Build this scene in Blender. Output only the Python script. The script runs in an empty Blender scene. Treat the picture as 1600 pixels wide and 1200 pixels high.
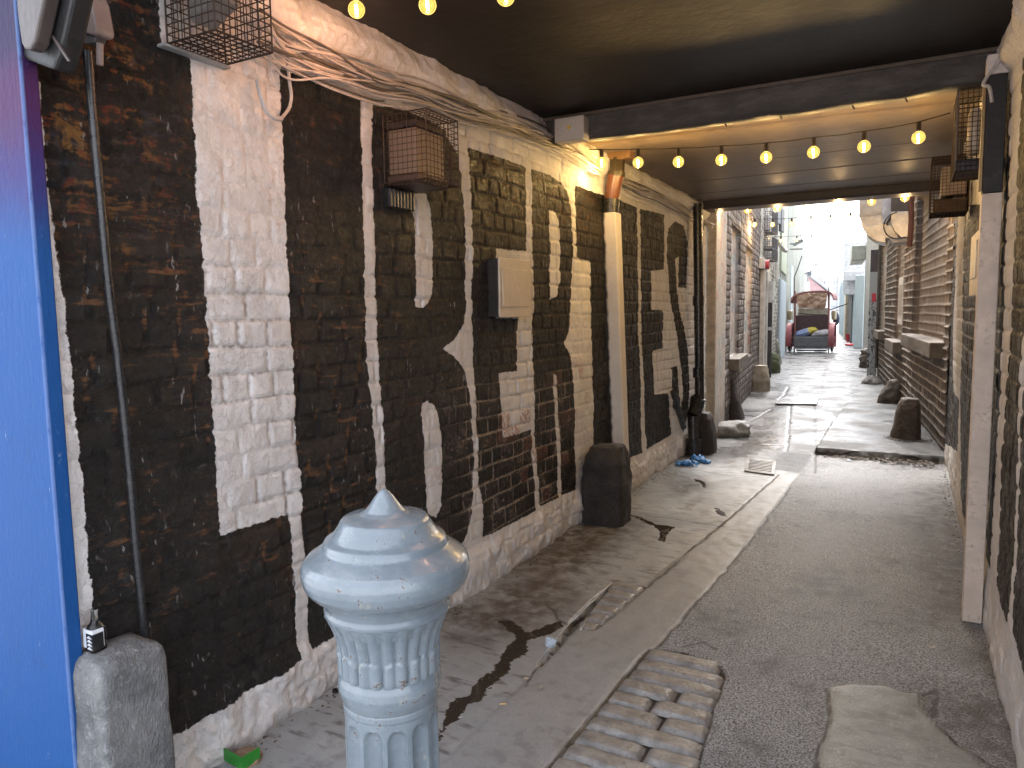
import bpy, math, random
import numpy as np
from mathutils import Vector, Matrix, noise as mn
rng = random.Random(7)
S = bpy.context.scene
COL = S.collection

# ------------------------------------------------------------------ camera, sky, sun, exposure
F = 1130.0; CX, CY = 800.0, 600.0; EYE = 1.45
def _axes(vp=(1420, 480), roll=0.9):
    d = np.array([vp[0]-CX, vp[1]-CY, F]); d /= np.linalg.norm(d)
    r = math.radians(roll)
    s = -(d[2]*F)/(d[0]*math.sin(r)+d[1]*math.cos(r))
    dn = np.array([s*math.sin(r), s*math.cos(r), F]); dn /= np.linalg.norm(dn)
    X = np.cross(dn, d)
    return np.array([X, d, -dn])
AX = _axes()
cd = bpy.data.cameras.new('camera'); cam = bpy.data.objects.new('camera', cd); COL.objects.link(cam)
cd.sensor_width = 36; cd.lens = F/1600*36; cd.clip_start = .02; cd.clip_end = 2000
M3 = np.stack([AX[:, 0], -AX[:, 1], -AX[:, 2]], axis=1)
mw = Matrix.Identity(4)
for i in range(3):
    for j in range(3): mw[i][j] = float(M3[i, j])
mw.translation = (0, 0, EYE); cam.matrix_world = mw; S.camera = cam

SUN_EL, SUN_ROT = math.radians(58), math.radians(-14)
w = bpy.data.worlds.new('World'); S.world = w; w.use_nodes = True
nt = w.node_tree; bg = nt.nodes['Background']
sky = nt.nodes.new('ShaderNodeTexSky'); sky.sky_type = 'NISHITA'; sky.sun_disc = False
sky.sun_elevation = SUN_EL; sky.sun_rotation = SUN_ROT; sky.dust_density = 4; sky.ozone_density = .6
hs = nt.nodes.new('ShaderNodeHueSaturation'); hs.inputs['Saturation'].default_value = .36
nt.links.new(sky.outputs[0], hs.inputs['Color']); nt.links.new(hs.outputs[0], bg.inputs[0])
bg.inputs[1].default_value = .15
sl = bpy.data.lights.new('sun', 'SUN'); sl.energy = .5; sl.angle = math.radians(30); sl.color = (1, .97, .93)
so = bpy.data.objects.new('sun', sl); COL.objects.link(so)
so.rotation_euler = Vector((math.sin(SUN_ROT)*math.cos(SUN_EL), math.cos(SUN_ROT)*math.cos(SUN_EL), math.sin(SUN_EL))).to_track_quat('Z', 'Y').to_euler()
S.view_settings.view_transform = 'Standard'; S.view_settings.look = 'None'
S.view_settings.exposure = 2.95; S.view_settings.gamma = 1
S.cycles.max_bounces = 8; S.cycles.diffuse_bounces = 5; S.cycles.transparent_max_bounces = 12
S.cycles.sample_clamp_indirect = 6; S.cycles.caustics_refractive = False; S.cycles.caustics_reflective = False

# ------------------------------------------------------------------ places in the alley (metres) read off the photograph's perspective
def ray(x, y): return AX @ np.array([x-CX, y-CY, F])
def on_z(x, y, z=0.):
    v = ray(x, y); t = (z-EYE)/v[2]; return np.array([v[0]*t, v[1]*t, z])
def on_x(x, y, X):
    v = ray(x, y); t = X/v[0]; return np.array([X, v[1]*t, v[2]*t+EYE])
def on_y(x, y, Y):
    v = ray(x, y); t = Y/v[1]; return np.array([v[0]*t, Y, v[2]*t+EYE])
def on_line(x, y, a, b):
    v = ray(x, y); n = np.array([b[1]-a[1], a[0]-b[0]])
    t = (n @ np.array(a))/(n @ v[:2]); return np.array([v[0]*t, v[1]*t, v[2]*t+EYE])
LX, RX, CEIL = -1.955, .352, 2.6
L2A, L2B = (-1.87, 8.0), (-3.73, 26.8)      # left side of the alley beyond the passage
R2A, R2B = (.350, 7.93), (-.55, 17.3)         # right side of it
def l2(y): return L2A[0]+(L2B[0]-L2A[0])*(y-L2A[1])/(L2B[1]-L2A[1])
def r2(y): return R2A[0]+(R2B[0]-R2A[0])*(y-R2A[1])/(R2B[1]-R2A[1])

# ------------------------------------------------------------------ scene graph helpers
def tag(o, label=None, cat=None, group=None, kind=None):
    if label: o['label'] = label
    if cat: o['category'] = cat
    if group: o['group'] = group
    if kind: o['kind'] = kind
    return o
def thing(name, label, cat, loc=(0, 0, 0), group=None, rz=0):
    o = bpy.data.objects.new(name, None); COL.objects.link(o); o.location = loc; o.rotation_euler[2] = rz
    o.empty_display_size = .1
    return tag(o, label, cat, group)
class MB:
    def __init__(s): s.v = []; s.f = []
    def add(s, v, f):
        n = len(s.v); s.v += [tuple(map(float, p)) for p in v]; s.f += [tuple(i+n for i in q) for q in f]; return s
    def box(s, x0, x1, y0, y1, z0, z1):
        return s.add([(x0,y0,z0),(x1,y0,z0),(x1,y1,z0),(x0,y1,z0),(x0,y0,z1),(x1,y0,z1),(x1,y1,z1),(x0,y1,z1)],
            [(0,3,2,1),(4,5,6,7),(0,1,5,4),(1,2,6,5),(2,3,7,6),(3,0,4,7)])
    def obox(s, c, ax, hx, hy, hz):      # oriented box: axes ax (3 vectors)
        c = np.array(c, float); A = [np.array(a, float) for a in ax]; v = []
        for z in (-1, 1):
            for x, y in ((-1,-1),(1,-1),(1,1),(-1,1)): v.append(c+A[0]*hx*x+A[1]*hy*y+A[2]*hz*z)
        return s.add(v, [(0,3,2,1),(4,5,6,7),(0,1,5,4),(1,2,6,5),(2,3,7,6),(3,0,4,7)])
    def prism(s, poly, d):               # 3-D planar polygon swept by vector d
        n = len(poly); d = np.array(d, float); p = [np.array(q, float) for q in poly]
        return s.add(p+[q+d for q in p], [tuple(range(n))[::-1], tuple(range(n, 2*n))]+[(i, (i+1) % n, n+(i+1) % n, n+i) for i in range(n)])
    def tube(s, pts, r, n=8, cap=True):
        pts = [np.array(p, float) for p in pts]; m = len(pts); v = []; up = None
        rr = r if hasattr(r, '__len__') else [r]*m
        for i, p in enumerate(pts):
            t = pts[min(i+1, m-1)]-pts[max(i-1, 0)]; t = t/(np.linalg.norm(t)+1e-9)
            if up is None:
                up = np.array([0, 0, 1.]) if abs(t[2]) < .9 else np.array([1., 0, 0])
            a = np.cross(t, up); a /= np.linalg.norm(a)+1e-9; b = np.cross(a, t); up = b
            for k in range(n):
                th = 2*math.pi*k/n; v.append(p+rr[i]*(math.cos(th)*a+math.sin(th)*b))
        f = [(i*n+k, i*n+(k+1) % n, (i+1)*n+(k+1) % n, (i+1)*n+k) for i in range(m-1) for k in range(n)]
        if cap: f += [tuple(range(n))[::-1], tuple(range((m-1)*n, m*n))]
        return s.add(v, f)
    def lathe(s, prof, c=(0, 0, 0), n=32, fn=None):
        v = []; m = len(prof)
        for j, (r, z) in enumerate(prof):
            for k in range(n):
                th = 2*math.pi*k/n; q = r if fn is None else fn(r, z, th)
                v.append((c[0]+q*math.cos(th), c[1]+q*math.sin(th), c[2]+z))
        f = [(j*n+k, j*n+(k+1) % n, (j+1)*n+(k+1) % n, (j+1)*n+k) for j in range(m-1) for k in range(n)]
        f += [tuple(range(n))[::-1], tuple(range((m-1)*n, m*n))]
        return s.add(v, f)
    def ball(s, c, r, n=14, m=9, sq=(1, 1, 1)):
        pr = [(max(1e-4, r*math.sin(math.pi*i/m)), -r*math.cos(math.pi*i/m)) for i in range(m+1)]
        k = len(s.v); s.lathe(pr, (0, 0, 0), n)
        s.v[k:] = [(c[0]+a*sq[0], c[1]+b*sq[1], c[2]+z*sq[2]) for a, b, z in s.v[k:]]; return s
    def build(s, name, mat, parent=None, smooth=False, bevel=0, seg=2, loc=None):
        me = bpy.data.meshes.new(name); me.from_pydata(s.v, [], s.f); me.validate(); me.update()
        o = bpy.data.objects.new(name, me); COL.objects.link(o); me.materials.append(mat)
        if parent:
            o.parent = parent
            off = Vector(parent.location)
            if loc is None and off.length > 0:
                for q in me.vertices: q.co -= off
        if smooth: me.polygons.foreach_set('use_smooth', [True]*len(me.polygons))
        if bevel:
            b = o.modifiers.new('bevel', 'BEVEL'); b.width = bevel; b.segments = seg; b.limit_method = 'ANGLE'; b.angle_limit = .6
        if smooth: 
            try: me.set_sharp_from_angle(angle=math.radians(50))
            except Exception: pass
        return o

# ------------------------------------------------------------------ material helpers
class NB:
    def __init__(s, name):
        s.m = bpy.data.materials.new(name); s.m.use_nodes = True; s.t = s.m.node_tree; s.N = s.t.nodes
        s.b = s.N['Principled BSDF']; s.out = s.N['Material Output']
        s.tc = s.N.new('ShaderNodeTexCoord').outputs['Object']
    def put(s, sock, val):
        if hasattr(val, 'is_linked') or isinstance(val, bpy.types.NodeSocket): s.t.links.new(val, sock)
        else:
            if hasattr(val, '__len__') and len(val) == 3 and sock.type == 'RGBA': val = (*val, 1)
            sock.default_value = val
    def math(s, op, a, b=0., c=0., clamp=False):
        n = s.N.new('ShaderNodeMath'); n.operation = op; n.use_clamp = clamp
        s.put(n.inputs[0], a); s.put(n.inputs[1], b); s.put(n.inputs[2], c); return n.outputs[0]
    def mul(s, a, b): return s.math('MULTIPLY', a, b)
    def addm(s, a, b): return s.math('ADD', a, b)
    def step(s, x, a, b, lo=0., hi=1.):
        n = s.N.new('ShaderNodeMapRange'); n.interpolation_type = 'SMOOTHSTEP'
        for k, q in zip(('Value', 'From Min', 'From Max', 'To Min', 'To Max'), (x, a, b, lo, hi)): s.put(n.inputs[k], q)
        return n.outputs[0]
    def mapv(s, sc=(1, 1, 1), src=None):
        n = s.N.new('ShaderNodeMapping'); n.inputs['Scale'].default_value = sc; s.put(n.inputs['Vector'], src or s.tc); return n.outputs[0]
    def noise(s, scale, det=4, rough=.55, vec=None, dist=0., col=False):
        n = s.N.new('ShaderNodeTexNoise'); s.put(n.inputs['Vector'], vec or s.tc)
        n.inputs['Scale'].default_value = scale; n.inputs['Detail'].default_value = det
        n.inputs['Roughness'].default_value = rough; n.inputs['Distortion'].default_value = dist
        return n.outputs['Color' if col else 'Fac']
    def voro(s, scale, feat='DISTANCE_TO_EDGE', vec=None):
        n = s.N.new('ShaderNodeTexVoronoi'); n.feature = feat; s.put(n.inputs['Vector'], vec or s.tc); n.inputs['Scale'].default_value = scale
        return n.outputs[0]
    def warp(s, amt, scale, vec=None):
        n = s.N.new('ShaderNodeVectorMath'); n.operation = 'MULTIPLY_ADD'
        s.put(n.inputs[0], s.noise(scale, 3, .6, vec, col=True)); n.inputs[1].default_value = (amt,)*3; s.put(n.inputs[2], vec or s.tc); return n.outputs[0]
    def attr(s, name):
        n = s.N.new('ShaderNodeAttribute'); n.attribute_name = name; return n.outputs['Fac']
    def xyz(s, i, src=None):
        n = s.N.new('ShaderNodeSeparateXYZ'); s.put(n.inputs[0], src or s.tc); return n.outputs[i]
    def mix(s, f, a, b, mode='MIX'):
        n = s.N.new('ShaderNodeMix'); n.data_type = 'RGBA'; n.blend_type = mode
        s.put(n.inputs['Factor'], f); s.put(n.inputs[6], a); s.put(n.inputs[7], b); return n.outputs[2]
    def mixf(s, f, a, b):
        n = s.N.new('ShaderNodeMix'); s.put(n.inputs[0], f); s.put(n.inputs[2], a); s.put(n.inputs[3], b); return n.outputs[0]
    def bump(s, h, dist=.01, st=1., prev=None):
        n = s.N.new('ShaderNodeBump'); n.inputs['Distance'].default_value = dist; s.put(n.inputs['Strength'], st)
        s.put(n.inputs['Height'], h)
        if prev is not None: s.put(n.inputs['Normal'], prev)
        return n.outputs[0]
    def fin(s, col, rough=.6, metal=0., nor=None, **k):
        s.put(s.b.inputs['Base Color'], col); s.put(s.b.inputs['Roughness'], rough); s.put(s.b.inputs['Metallic'], metal)
        if nor is not None: s.put(s.b.inputs['Normal'], nor)
        for q, v in k.items(): s.put(s.b.inputs[q.replace('_', ' ')], v)
        return s.m
def paint(name, c, rough=.5, metal=0., var=.25, scale=9, dirt=(.1, .085, .07), dirty=.35, bump=.002, bscale=40, spec=None):
    """worn coat: base colour, soft tone variation, patchy dirt, fine relief"""
    b = NB(name); n1 = b.noise(scale, 5, .6); n2 = b.noise(scale*4.3, 4, .65)
    dk = tuple(x*(1-var) for x in c); lt = tuple(min(1, x*(1+var*.6)) for x in c)
    col = b.mix(b.step(n1, .3, .7), dk, lt)
    col = b.mix(b.mul(b.step(b.mul(n1, n2), .27, .42), dirty), col, dirt)
    r = b.addm(b.mul(n2, .25), rough-.12)
    return b.fin(col, r, metal, b.bump(b.noise(bscale, 4, .6), bump))

# ------------------------------------------------------------------ numpy noise, signed distances, brick patterns
def _hash(ix, iy, seed):
    h = (ix.astype(np.int64)*374761393+iy.astype(np.int64)*668265263+seed*974711) & 0x7fffffff
    h = ((h ^ (h >> 13))*1274126177) & 0x7fffffff
    return ((h ^ (h >> 16)) & 0xffff)/65535.
def vn(x, y, seed=0):
    ix, iy = np.floor(x), np.floor(y); fx, fy = x-ix, y-iy
    fx = fx*fx*(3-2*fx); fy = fy*fy*(3-2*fy)
    a = _hash(ix, iy, seed); b = _hash(ix+1, iy, seed); c = _hash(ix, iy+1, seed); d = _hash(ix+1, iy+1, seed)
    return (a*(1-fx)+b*fx)*(1-fy)+(c*(1-fx)+d*fx)*fy
def fbm(x, y, sc, oct=4, seed=0, gain=.5):
    t = np.zeros_like(x); a = 1.; n = 0.
    for o in range(oct):
        t += a*(vn(x*sc, y*sc, seed+o*17)-.5); n += a; a *= gain; sc *= 2.03
    return t/n*2          # about -1..1
def sdf(poly, x, y, margin=.15):
    """signed distance (inside positive), exact within margin of the polygon"""
    p = np.array(poly, float); out = np.full(x.shape, -margin)
    m = (x > p[:, 0].min()-margin) & (x < p[:, 0].max()+margin) & (y > p[:, 1].min()-margin) & (y < p[:, 1].max()+margin)
    X, Y = x[m], y[m]; d = np.full(X.shape, 1e9); ins = np.zeros(X.shape, bool)
    for i in range(len(p)):
        a, b = p[i], p[(i+1) % len(p)]; e = b-a
        t = np.clip(((X-a[0])*e[0]+(Y-a[1])*e[1])/(e@e+1e-12), 0, 1)
        d = np.minimum(d, np.hypot(X-a[0]-t*e[0], Y-a[1]-t*e[1]))
        c = ((a[1] > Y) != (b[1] > Y)); ins ^= c & (X < e[0]*(Y-a[1])/(e[1] if e[1] else 1e-9)+a[0])
    out[m] = np.where(ins, d, -d); return out
def pdist(lines, x, y):
    d = np.full(x.shape, .3)
    for p in lines:
        p = np.array(p, float)
        for a, b in zip(p[:-1], p[1:]):
            e = b-a; t = np.clip(((x-a[0])*e[0]+(y-a[1])*e[1])/(e@e+1e-12), 0, 1)
            d = np.minimum(d, np.hypot(x-a[0]-t*e[0], y-a[1]-t*e[1]))
    return d
def sstep(x, a, b):
    t = np.clip((x-a)/(b-a), 0, 1); return t*t*(3-2*t)
def bricks(u, v, ch=.09, bl=.235, seed=1, wob=.008):
    """returns (distance to nearest joint, horizontal joint distance, random per brick)"""
    u = u+wob*fbm(u, v, 3., 3, seed+50); v = v+wob*fbm(u, v, 2.2, 3, seed+51)
    r = np.floor(v/ch).astype(int); dv = np.minimum(v/ch-r, 1-(v/ch-r))*ch
    R = np.random.RandomState(seed); du = np.zeros_like(u); idx = np.zeros_like(u); u0, u1 = u.min()-1, u.max()+1
    for k in range(r.min(), r.max()+1):
        L = bl*(.5 if k % 2 else 1.)*(1+.16*R.uniform(-1, 1, int((u1-u0)/bl*2.4)+4)); 
        if k % 2 == 0: L[R.rand(len(L)) < .18] *= .5
        e = u0-R.rand()*bl+np.cumsum(L); m = r == k; q = u[m]
        i = np.clip(np.searchsorted(e, q), 1, len(e)-1); du[m] = np.minimum(q-e[i-1], e[i]-q); idx[m] = i+k*1000
    rnd = _hash(idx, idx*0+3, seed)
    return np.minimum(du, dv), dv, rnd, r
def grid_mesh(name, P, attrs, mat, parent=None, flip=False, closed=None):
    """P: (nv, nu, 3) array of points -> one mesh with float point attributes"""
    nv, nu = P.shape[:2]; me = bpy.data.meshes.new(name)
    i = np.arange(nv*nu).reshape(nv, nu)
    q = np.stack([i[:-1, :-1], i[:-1, 1:], i[1:, 1:], i[1:, :-1]], -1).reshape(-1, 4)
    if flip: q = q[:, ::-1]
    me.vertices.add(nv*nu); me.vertices.foreach_set('co', P.reshape(-1).astype(np.float32))
    me.loops.add(q.size); me.loops.foreach_set('vertex_index', q.reshape(-1).astype(np.int32))
    me.polygons.add(len(q)); me.polygons.foreach_set('loop_start', np.arange(0, q.size, 4, dtype=np.int32))
    me.polygons.foreach_set('use_smooth', np.ones(len(q), bool))
    me.update(calc_edges=True)
    for k, a in attrs.items():
        at = me.attributes.new(k, 'FLOAT', 'POINT'); at.data.foreach_set('value', a.reshape(-1).astype(np.float32))
    o = bpy.data.objects.new(name, me); COL.objects.link(o); me.materials.append(mat)
    if parent: o.parent = parent
    return o

# ------------------------------------------------------------------ the painted brick walls of the passage
def mural_mat(name, white, dust=(.17, .075, .028)):
    b = NB(name)
    n1 = b.noise(7, 5, .6); n2 = b.noise(45, 4, .65); n3 = b.noise(170, 3, .6)
    st = b.mapv((1, 1, .28)); ns = b.noise(38, 4, .7, st)                       # vertical runs and brush marks
    hz = b.mapv((.5, .5, 2.4)); nh = b.noise(16, 5, .7, hz)
    ink, gr, rnd, led, peel, dst, gold = [b.attr(k) for k in ('ink', 'groove', 'rnd', 'ledge', 'peel', 'dust', 'gold')]
    ed = b.addm(ink, b.addm(b.mul(b.addm(n2, -.5), .022), b.mul(b.addm(n3, -.5), .008)))
    f = b.step(ed, -.0016, .0016)
    # white coat: grey bloom, hairline cracks, dirt in the joints and near the ground
    wv = b.warp(.16, 11); cr = b.step(b.voro(15, vec=wv), 0, .016, 1, 0); crm = b.step(b.noise(3.4, 4), .54, .64)
    wc = b.mix(b.step(n1, .3, .72), white, tuple(x*.86 for x in white))
    wc = b.mix(b.mul(b.step(n2, .5, .75), .3), wc, (.36, .33, .30))
    wr = b.step(b.noise(22, 6, .75, b.mapv((1, 1, .6)), 2.5), .5, .515); wr2 = b.mul(b.mul(wr, b.step(b.noise(22, 6, .75, b.mapv((1, 1, .6)), 2.5), .53, .515)), b.step(b.noise(3.3, 3), .48, .6))
    wc = b.mix(b.mul(wr2, .5), wc, (.2, .17, .15)); wc = b.mix(b.mul(b.step(b.noise(4.1, 4, .6), .52, .7), .25), wc, (.46, .42, .40))
    wc = b.mix(b.mul(b.mul(cr, crm), .4), wc, (.12, .1, .085))
    wc = b.mix(b.mul(b.step(gr, .5, .95), b.step(n2, .42, .6, .12, .6)), wc, (.2, .165, .14))
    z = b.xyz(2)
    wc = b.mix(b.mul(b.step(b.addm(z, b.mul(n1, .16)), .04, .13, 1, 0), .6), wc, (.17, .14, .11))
    # black coat: soot black to brown grey, rusty dust on the ledges, pale scrapes and runs
    bc = b.mix(b.step(n1, .35, .7), (.0055, .005, .0048), (.0135, .0115, .011))
    bc = b.mix(b.mul(b.mul(b.step(ns, .54, .74), b.step(b.noise(1.9, 4, .6), .44, .62)), .75), bc, (.075, .068, .066))
    bc = b.mix(b.mul(b.step(nh, .55, .72), b.step(n2, .4, .6, .1, .6)), bc, (.042, .03, .023))
    bc = b.mix(b.mul(b.step(rnd, .5, 1), .3), bc, (.034, .027, .024))
    bc = b.mix(b.mul(b.mul(b.step(b.addm(nh, b.addm(b.mul(led, .2), b.mul(b.addm(n1, -.5), .35))), .59, .74), dst), .85), bc, dust)
    gc = b.mix(b.step(b.noise(19, 3), .42, .58), (.24, .11, .025), (.2, .04, .014)); gc = b.mix(b.step(b.noise(11, 2), .5, .6), gc, (.035, .035, .05))
    bc = b.mix(b.mul(gold, b.step(b.mul(n2, nh), .245, .36)), bc, gc)
    bc = b.mix(b.mul(b.mul(b.step(n3, .55, .7), b.step(n2, .48, .6)), .5), bc, (.11, .10, .095))
    sc = b.mul(b.step(b.noise(23, 6, .75, b.mapv((1, 1, 1.5)), .8), .60, .66), b.step(b.noise(2.4, 2), .45, .6))
    bc = b.mix(b.mul(sc, .55), bc, (.13, .115, .105))
    bc = b.mix(b.mul(b.mul(b.step(b.noise(2.7, 6, .7, b.mapv((.7, .7, 1.6))), .5, .68), dst), .45), bc, (.05, .028, .016))
    sp = b.mul(b.step(b.noise(75, 2, .5, st), .66, .72), b.step(n1, .42, .6))
    bc = b.mix(b.mul(sp, .7), bc, (.36, .34, .33))
    # coat gone: joints show pale lime, here and there a red brick
    pj = b.mul(peel, b.mul(b.step(gr, .4, .75), b.step(n2, .36, .5)))
    pr = b.mul(b.mul(peel, b.step(rnd, .90, .94)), b.step(n2, .42, .56))
    pp = b.mul(peel, b.step(b.mul(n1, n2), .3, .36))
    bc = b.mix(b.mul(pr, .8), bc, (.17, .062, .04)); bc = b.mix(b.mul(pp, .55), bc, (.25, .2, .17)); bc = b.mix(b.mul(pj, .85), bc, (.36, .29, .23))
    wc = b.mix(b.mul(pr, .7), wc, (.32, .12, .07))
    col = b.mix(f, wc, bc)
    h = b.addm(b.mul(n2, .6), b.addm(b.mul(n3, .25), b.mul(ns, .5)))
    rid = b.math('ABSOLUTE', b.addm(b.noise(13, 6, .7, b.mapv((1, 1, .8)), 1.2), -.5)); rid = b.step(rid, 0, .05)
    rg = b.noise(26, 9, .78, dist=.5)
    h = b.addm(b.addm(h, b.mul(b.mul(rid, b.math('SUBTRACT', 1., f)), .17)), b.mul(b.mul(rg, f), 3.6))
    nor = b.bump(b.addm(h, b.mul(cr, -.2)), .0055, 1.)
    return b.fin(col, b.mixf(f, b.addm(b.mul(n2, .2), .5), b.step(b.addm(b.mul(n2, .6), b.mul(n1, .4)), .35, .65, .3, .75)), 0, nor, Specular_IOR_Level=.4)

def letters_left():
    L = [(60,105),(80,300),(90,380),(107,505),(124,680),(132,750),(140,862),(147,940),(158,1050),(172,1200),(268,1147),(300,1133),(375,1086),(452,1038),(467,1031),
         (462,950),(455,803),(345,838),(334,650),(328,560),(322,480),(315,380),(306,300),(303,200),(298,92),(252,65),(252,-60),(50,-60)]
    I = [(436,106),(565,156),(568,300),(571,400),(577,580),(587,700),(592,770),(600,945),(528,990),(486,1016),(481,950),(472,750),(465,670),(457,530),(447,380),(441,200)]
    B = [(584,163),(640,172),(690,200),(716,238),(722,280),(728,380),(728,420),(732,456),(731,492),(722,515),(705,537),(694,545),(712,557),(727,577),(734,607),(738,660),(741,705),(742,747),(740,780),(735,817),(725,845),(700,872),(618,925),(605,762),(601,700),(595,580),(589,400),(584,300)]
    Bh = [[(651,302),(668,303),(674,318),(679,370),(680,450),(677,466),(666,480),(653,480),(651,420),(649,330)],
          [(660,634),(664,628),(670,627),(678,631),(685,640),(690,680),(691,755),(690,790),(682,810),(670,803),(665,742),(662,680)]]
    E = [(734,230),(822,261),(822,313),(824,392),(775,388),(777,498),(811,497),(811,580),(782,583),(787,685),(832,672),(835,730),(838,798),(755,840),(755,787),(750,755),(746,642),(742,550),(739,400)]
    R = [(830,264),(860,274),(876,285),(885,298),(890,320),(893,400),(891,463),(888,518),(880,537),(891,555),(895,592),(898,680),(900,765),(879,774),(875,680),(869,588),(865,583),(864,592),(868,650),(872,730),(873,778),(845,791),(837,670),(833,420)]
    Rh = [[(858,328),(867,331),(872,346),(875,400),(874,440),(868,462),(859,469)]]
    T = [(900,290),(938,303),(952,308),(965,690),(930,705),(924,537),(921,408),(898,403),(898,310)]
    I2 = [(966,312),(996,324),(998,500),(1005,707),(984,716),(975,600)]
    E2 = [(1001,326),(1038,335),(1038,421),(1018,423),(1018,484),(1036,485),(1036,544),(1020,548),(1023,617),(1043,614),(1049,680),(1012,702),(1003,537)]
    Sx = [(1043,372),(1045,357),(1056,346),(1069,353),(1075,379),(1074,450),(1062,449),(1060,401),(1054,405),(1056,427),(1062,482),(1073,537),(1076,592),(1075,647),(1069,676),(1051,634),(1049,574),(1058,572),(1060,615),(1064,638),(1066,610),(1062,560),(1055,510),(1046,455),(1042,400)]
    return [L, I, B, E, R, T, I2, E2, Sx], Bh+Rh

def painted_wall(name, X, y0, y1, sgn, polys, holes, mat, peel, dust, gold, seed, step=.008, z1=2.63, parent=None, ch=.09):
    """brick wall standing along the passage at x = X, facing +x (sgn 1) or -x (sgn -1)"""
    nu, nv = int((y1-y0)/step)+1, int((z1+.06)/step)+1
    U, V = np.meshgrid(np.linspace(y0, y1, nu), np.linspace(-.06, z1, nv))
    U0, V0 = U, V
    c = lambda P: [(q[1], q[2]) for q in (on_x(a, b, X) for a, b in P)]
    ju = U+.0045*fbm(U, V, 14, 3, 5); jv = V+.004*fbm(U, V, 14, 3, 9)             # hand-cut, wavering edges
    ink = np.full(U.shape, -.15)
    for p in polys: ink = np.maximum(ink, sdf(c(p), ju, jv))
    for p in holes: ink = np.minimum(ink, -sdf(c(p), ju, jv))
    d, dv, rnd, row = bricks(U, V, ch=ch, seed=seed, wob=.016)
    wd = .0085+.004*fbm(U, V, 5, 3, seed+3)
    gr = 1-sstep(d, wd*.25, wd*1.6)
    lump = fbm(U, V, 1.1, 3, seed+7)*.016+fbm(U, V, 5, 4, seed+8)*.010+fbm(U, V, 26, 3, seed+9)*.0035
    soft = .52+.75*fbm(U, V, 1.5, 3, seed+11)+.25*fbm(U, V, 6, 2, seed+12)                                   # some joints nearly filled by old coats
    lump = lump*(1. if sgn > 0 else .5); gr = gr*np.clip(soft+.1, .08, 1); h = (rnd-.5)*.006*np.clip(soft+.3, .2, 1)-gr*.0085+lump
    up = np.roll(gr, -6, 0)-np.roll(gr, 6, 0)
    cove = sstep(V+.02*fbm(U, V, 3, 3, 21), 2.40, 2.50); gr = gr*(1-cove); h = h*(1-.5*cove)+cove*(.05+.02*fbm(U, V, 7, 4, 22)+.008*fbm(U, V, 24, 3, 27))-.03*sstep(V, 2.52, 2.62)
    pl = sstep(.24+.05*fbm(U, V, 2.2, 4, 23)-V, 0, .07); gr = gr*(1-.85*pl); h = h+pl*(.022+.024*fbm(U, V, 9, 4, 24)+.010*fbm(U, V, 28, 3, 26))*(1. if sgn > 0 else .35)
    P = np.stack([X+sgn*h, U, V], -1)
    at = dict(ink=ink, groove=gr, rnd=rnd, ledge=np.clip(-up, 0, 1), peel=peel(U, V), dust=dust(U, V), gold=gold(U, V))
    return grid_mesh(name, P, at, mat, parent, flip=(sgn > 0))

WHITE_L = (.72, .69, .675)
mur = mural_mat('painted_brick', WHITE_L)
polys, holes = letters_left()
def peelL(u, v): 
    return sstep(u+.25*fbm(u, v, 2, 3, 31), 2.55, 3.1)*(1-sstep(u, 4.5, 4.8))*(1-sstep(v+.18*fbm(u, v, 2, 3, 32), .95, 1.2))*sstep(v, .05, .25)
def dustL(u, v): return (1-.75*sstep(u, 1.9, 3.2))*sstep(v, .15, .5)*(1-.35*sstep(v, 1.5, 2.))
def goldL(u, v): return (1-sstep(u+.2*fbm(u, v, 2, 2, 33), 1.3, 1.75))*sstep(v+.25*fbm(u, v, 2, 2, 34), 1.5, 2.0)+.35*sstep(v, 1.75, 2.1)*sstep(u, 3.1, 3.4)*(1-sstep(u, 4.6, 5))  # old paint layers on the L; on E and R mostly painted-in bulb glow
Y_WALL = on_x(92, 520, -1.925)[1]-.03
lw = painted_wall('brick_wall', LX, Y_WALL, 7.98, 1, polys, holes, mur, peelL, dustL, goldL, 11)
tag(lw, 'white brick wall painted with the giant black word LIBERTIES along the left of the passage', 'wall')

RP = [[(1571,125),(1581,125),(1576,300),(1564,560),(1554,760),(1547,890),(1540,870),(1545,700),(1556,430)],  # first outline: shadow gap beside the post, painted black on the wall
      [(1598,90),(1590,300),(1580,480),(1573,600),(1566,700),(1561,850),(1557,915),(1575,975),(1582,900),(1587,780),(1591,640),(1598,500),(1606,330),(1616,90)],
      [(1626,90),(1612,330),(1603,500),(1597,640),(1592,760),(1587,890),(1581,985),(1620,1120),(1800,1400),(2000,1400),(2000,90)],
      [(1487,330),(1497,330),(1492,450),(1489,560),(1490,612),(1499,625),(1497,706),(1473,690),(1472,540),(1482,420)],
      [(1507,320),(1545,320),(1538,460),(1529,560),(1525,700),(1512,835),(1501,760),(1500,640),(1503,480)]]
mur2 = mural_mat('painted_brick_grey', (.68, .645, .615), (.07, .06, .055))
rw = painted_wall('brick_wall', RX, .9, 7.95, -1, RP, [], mur2, lambda u, v: .35*sstep(u, 5, 5.6)*np.ones_like(v), lambda u, v: .25+0*u, lambda u, v: 0*u, 29, step=.010)
tag(rw, 'cream and black painted brick wall on the right of the passage behind the square post', 'wall')

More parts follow.
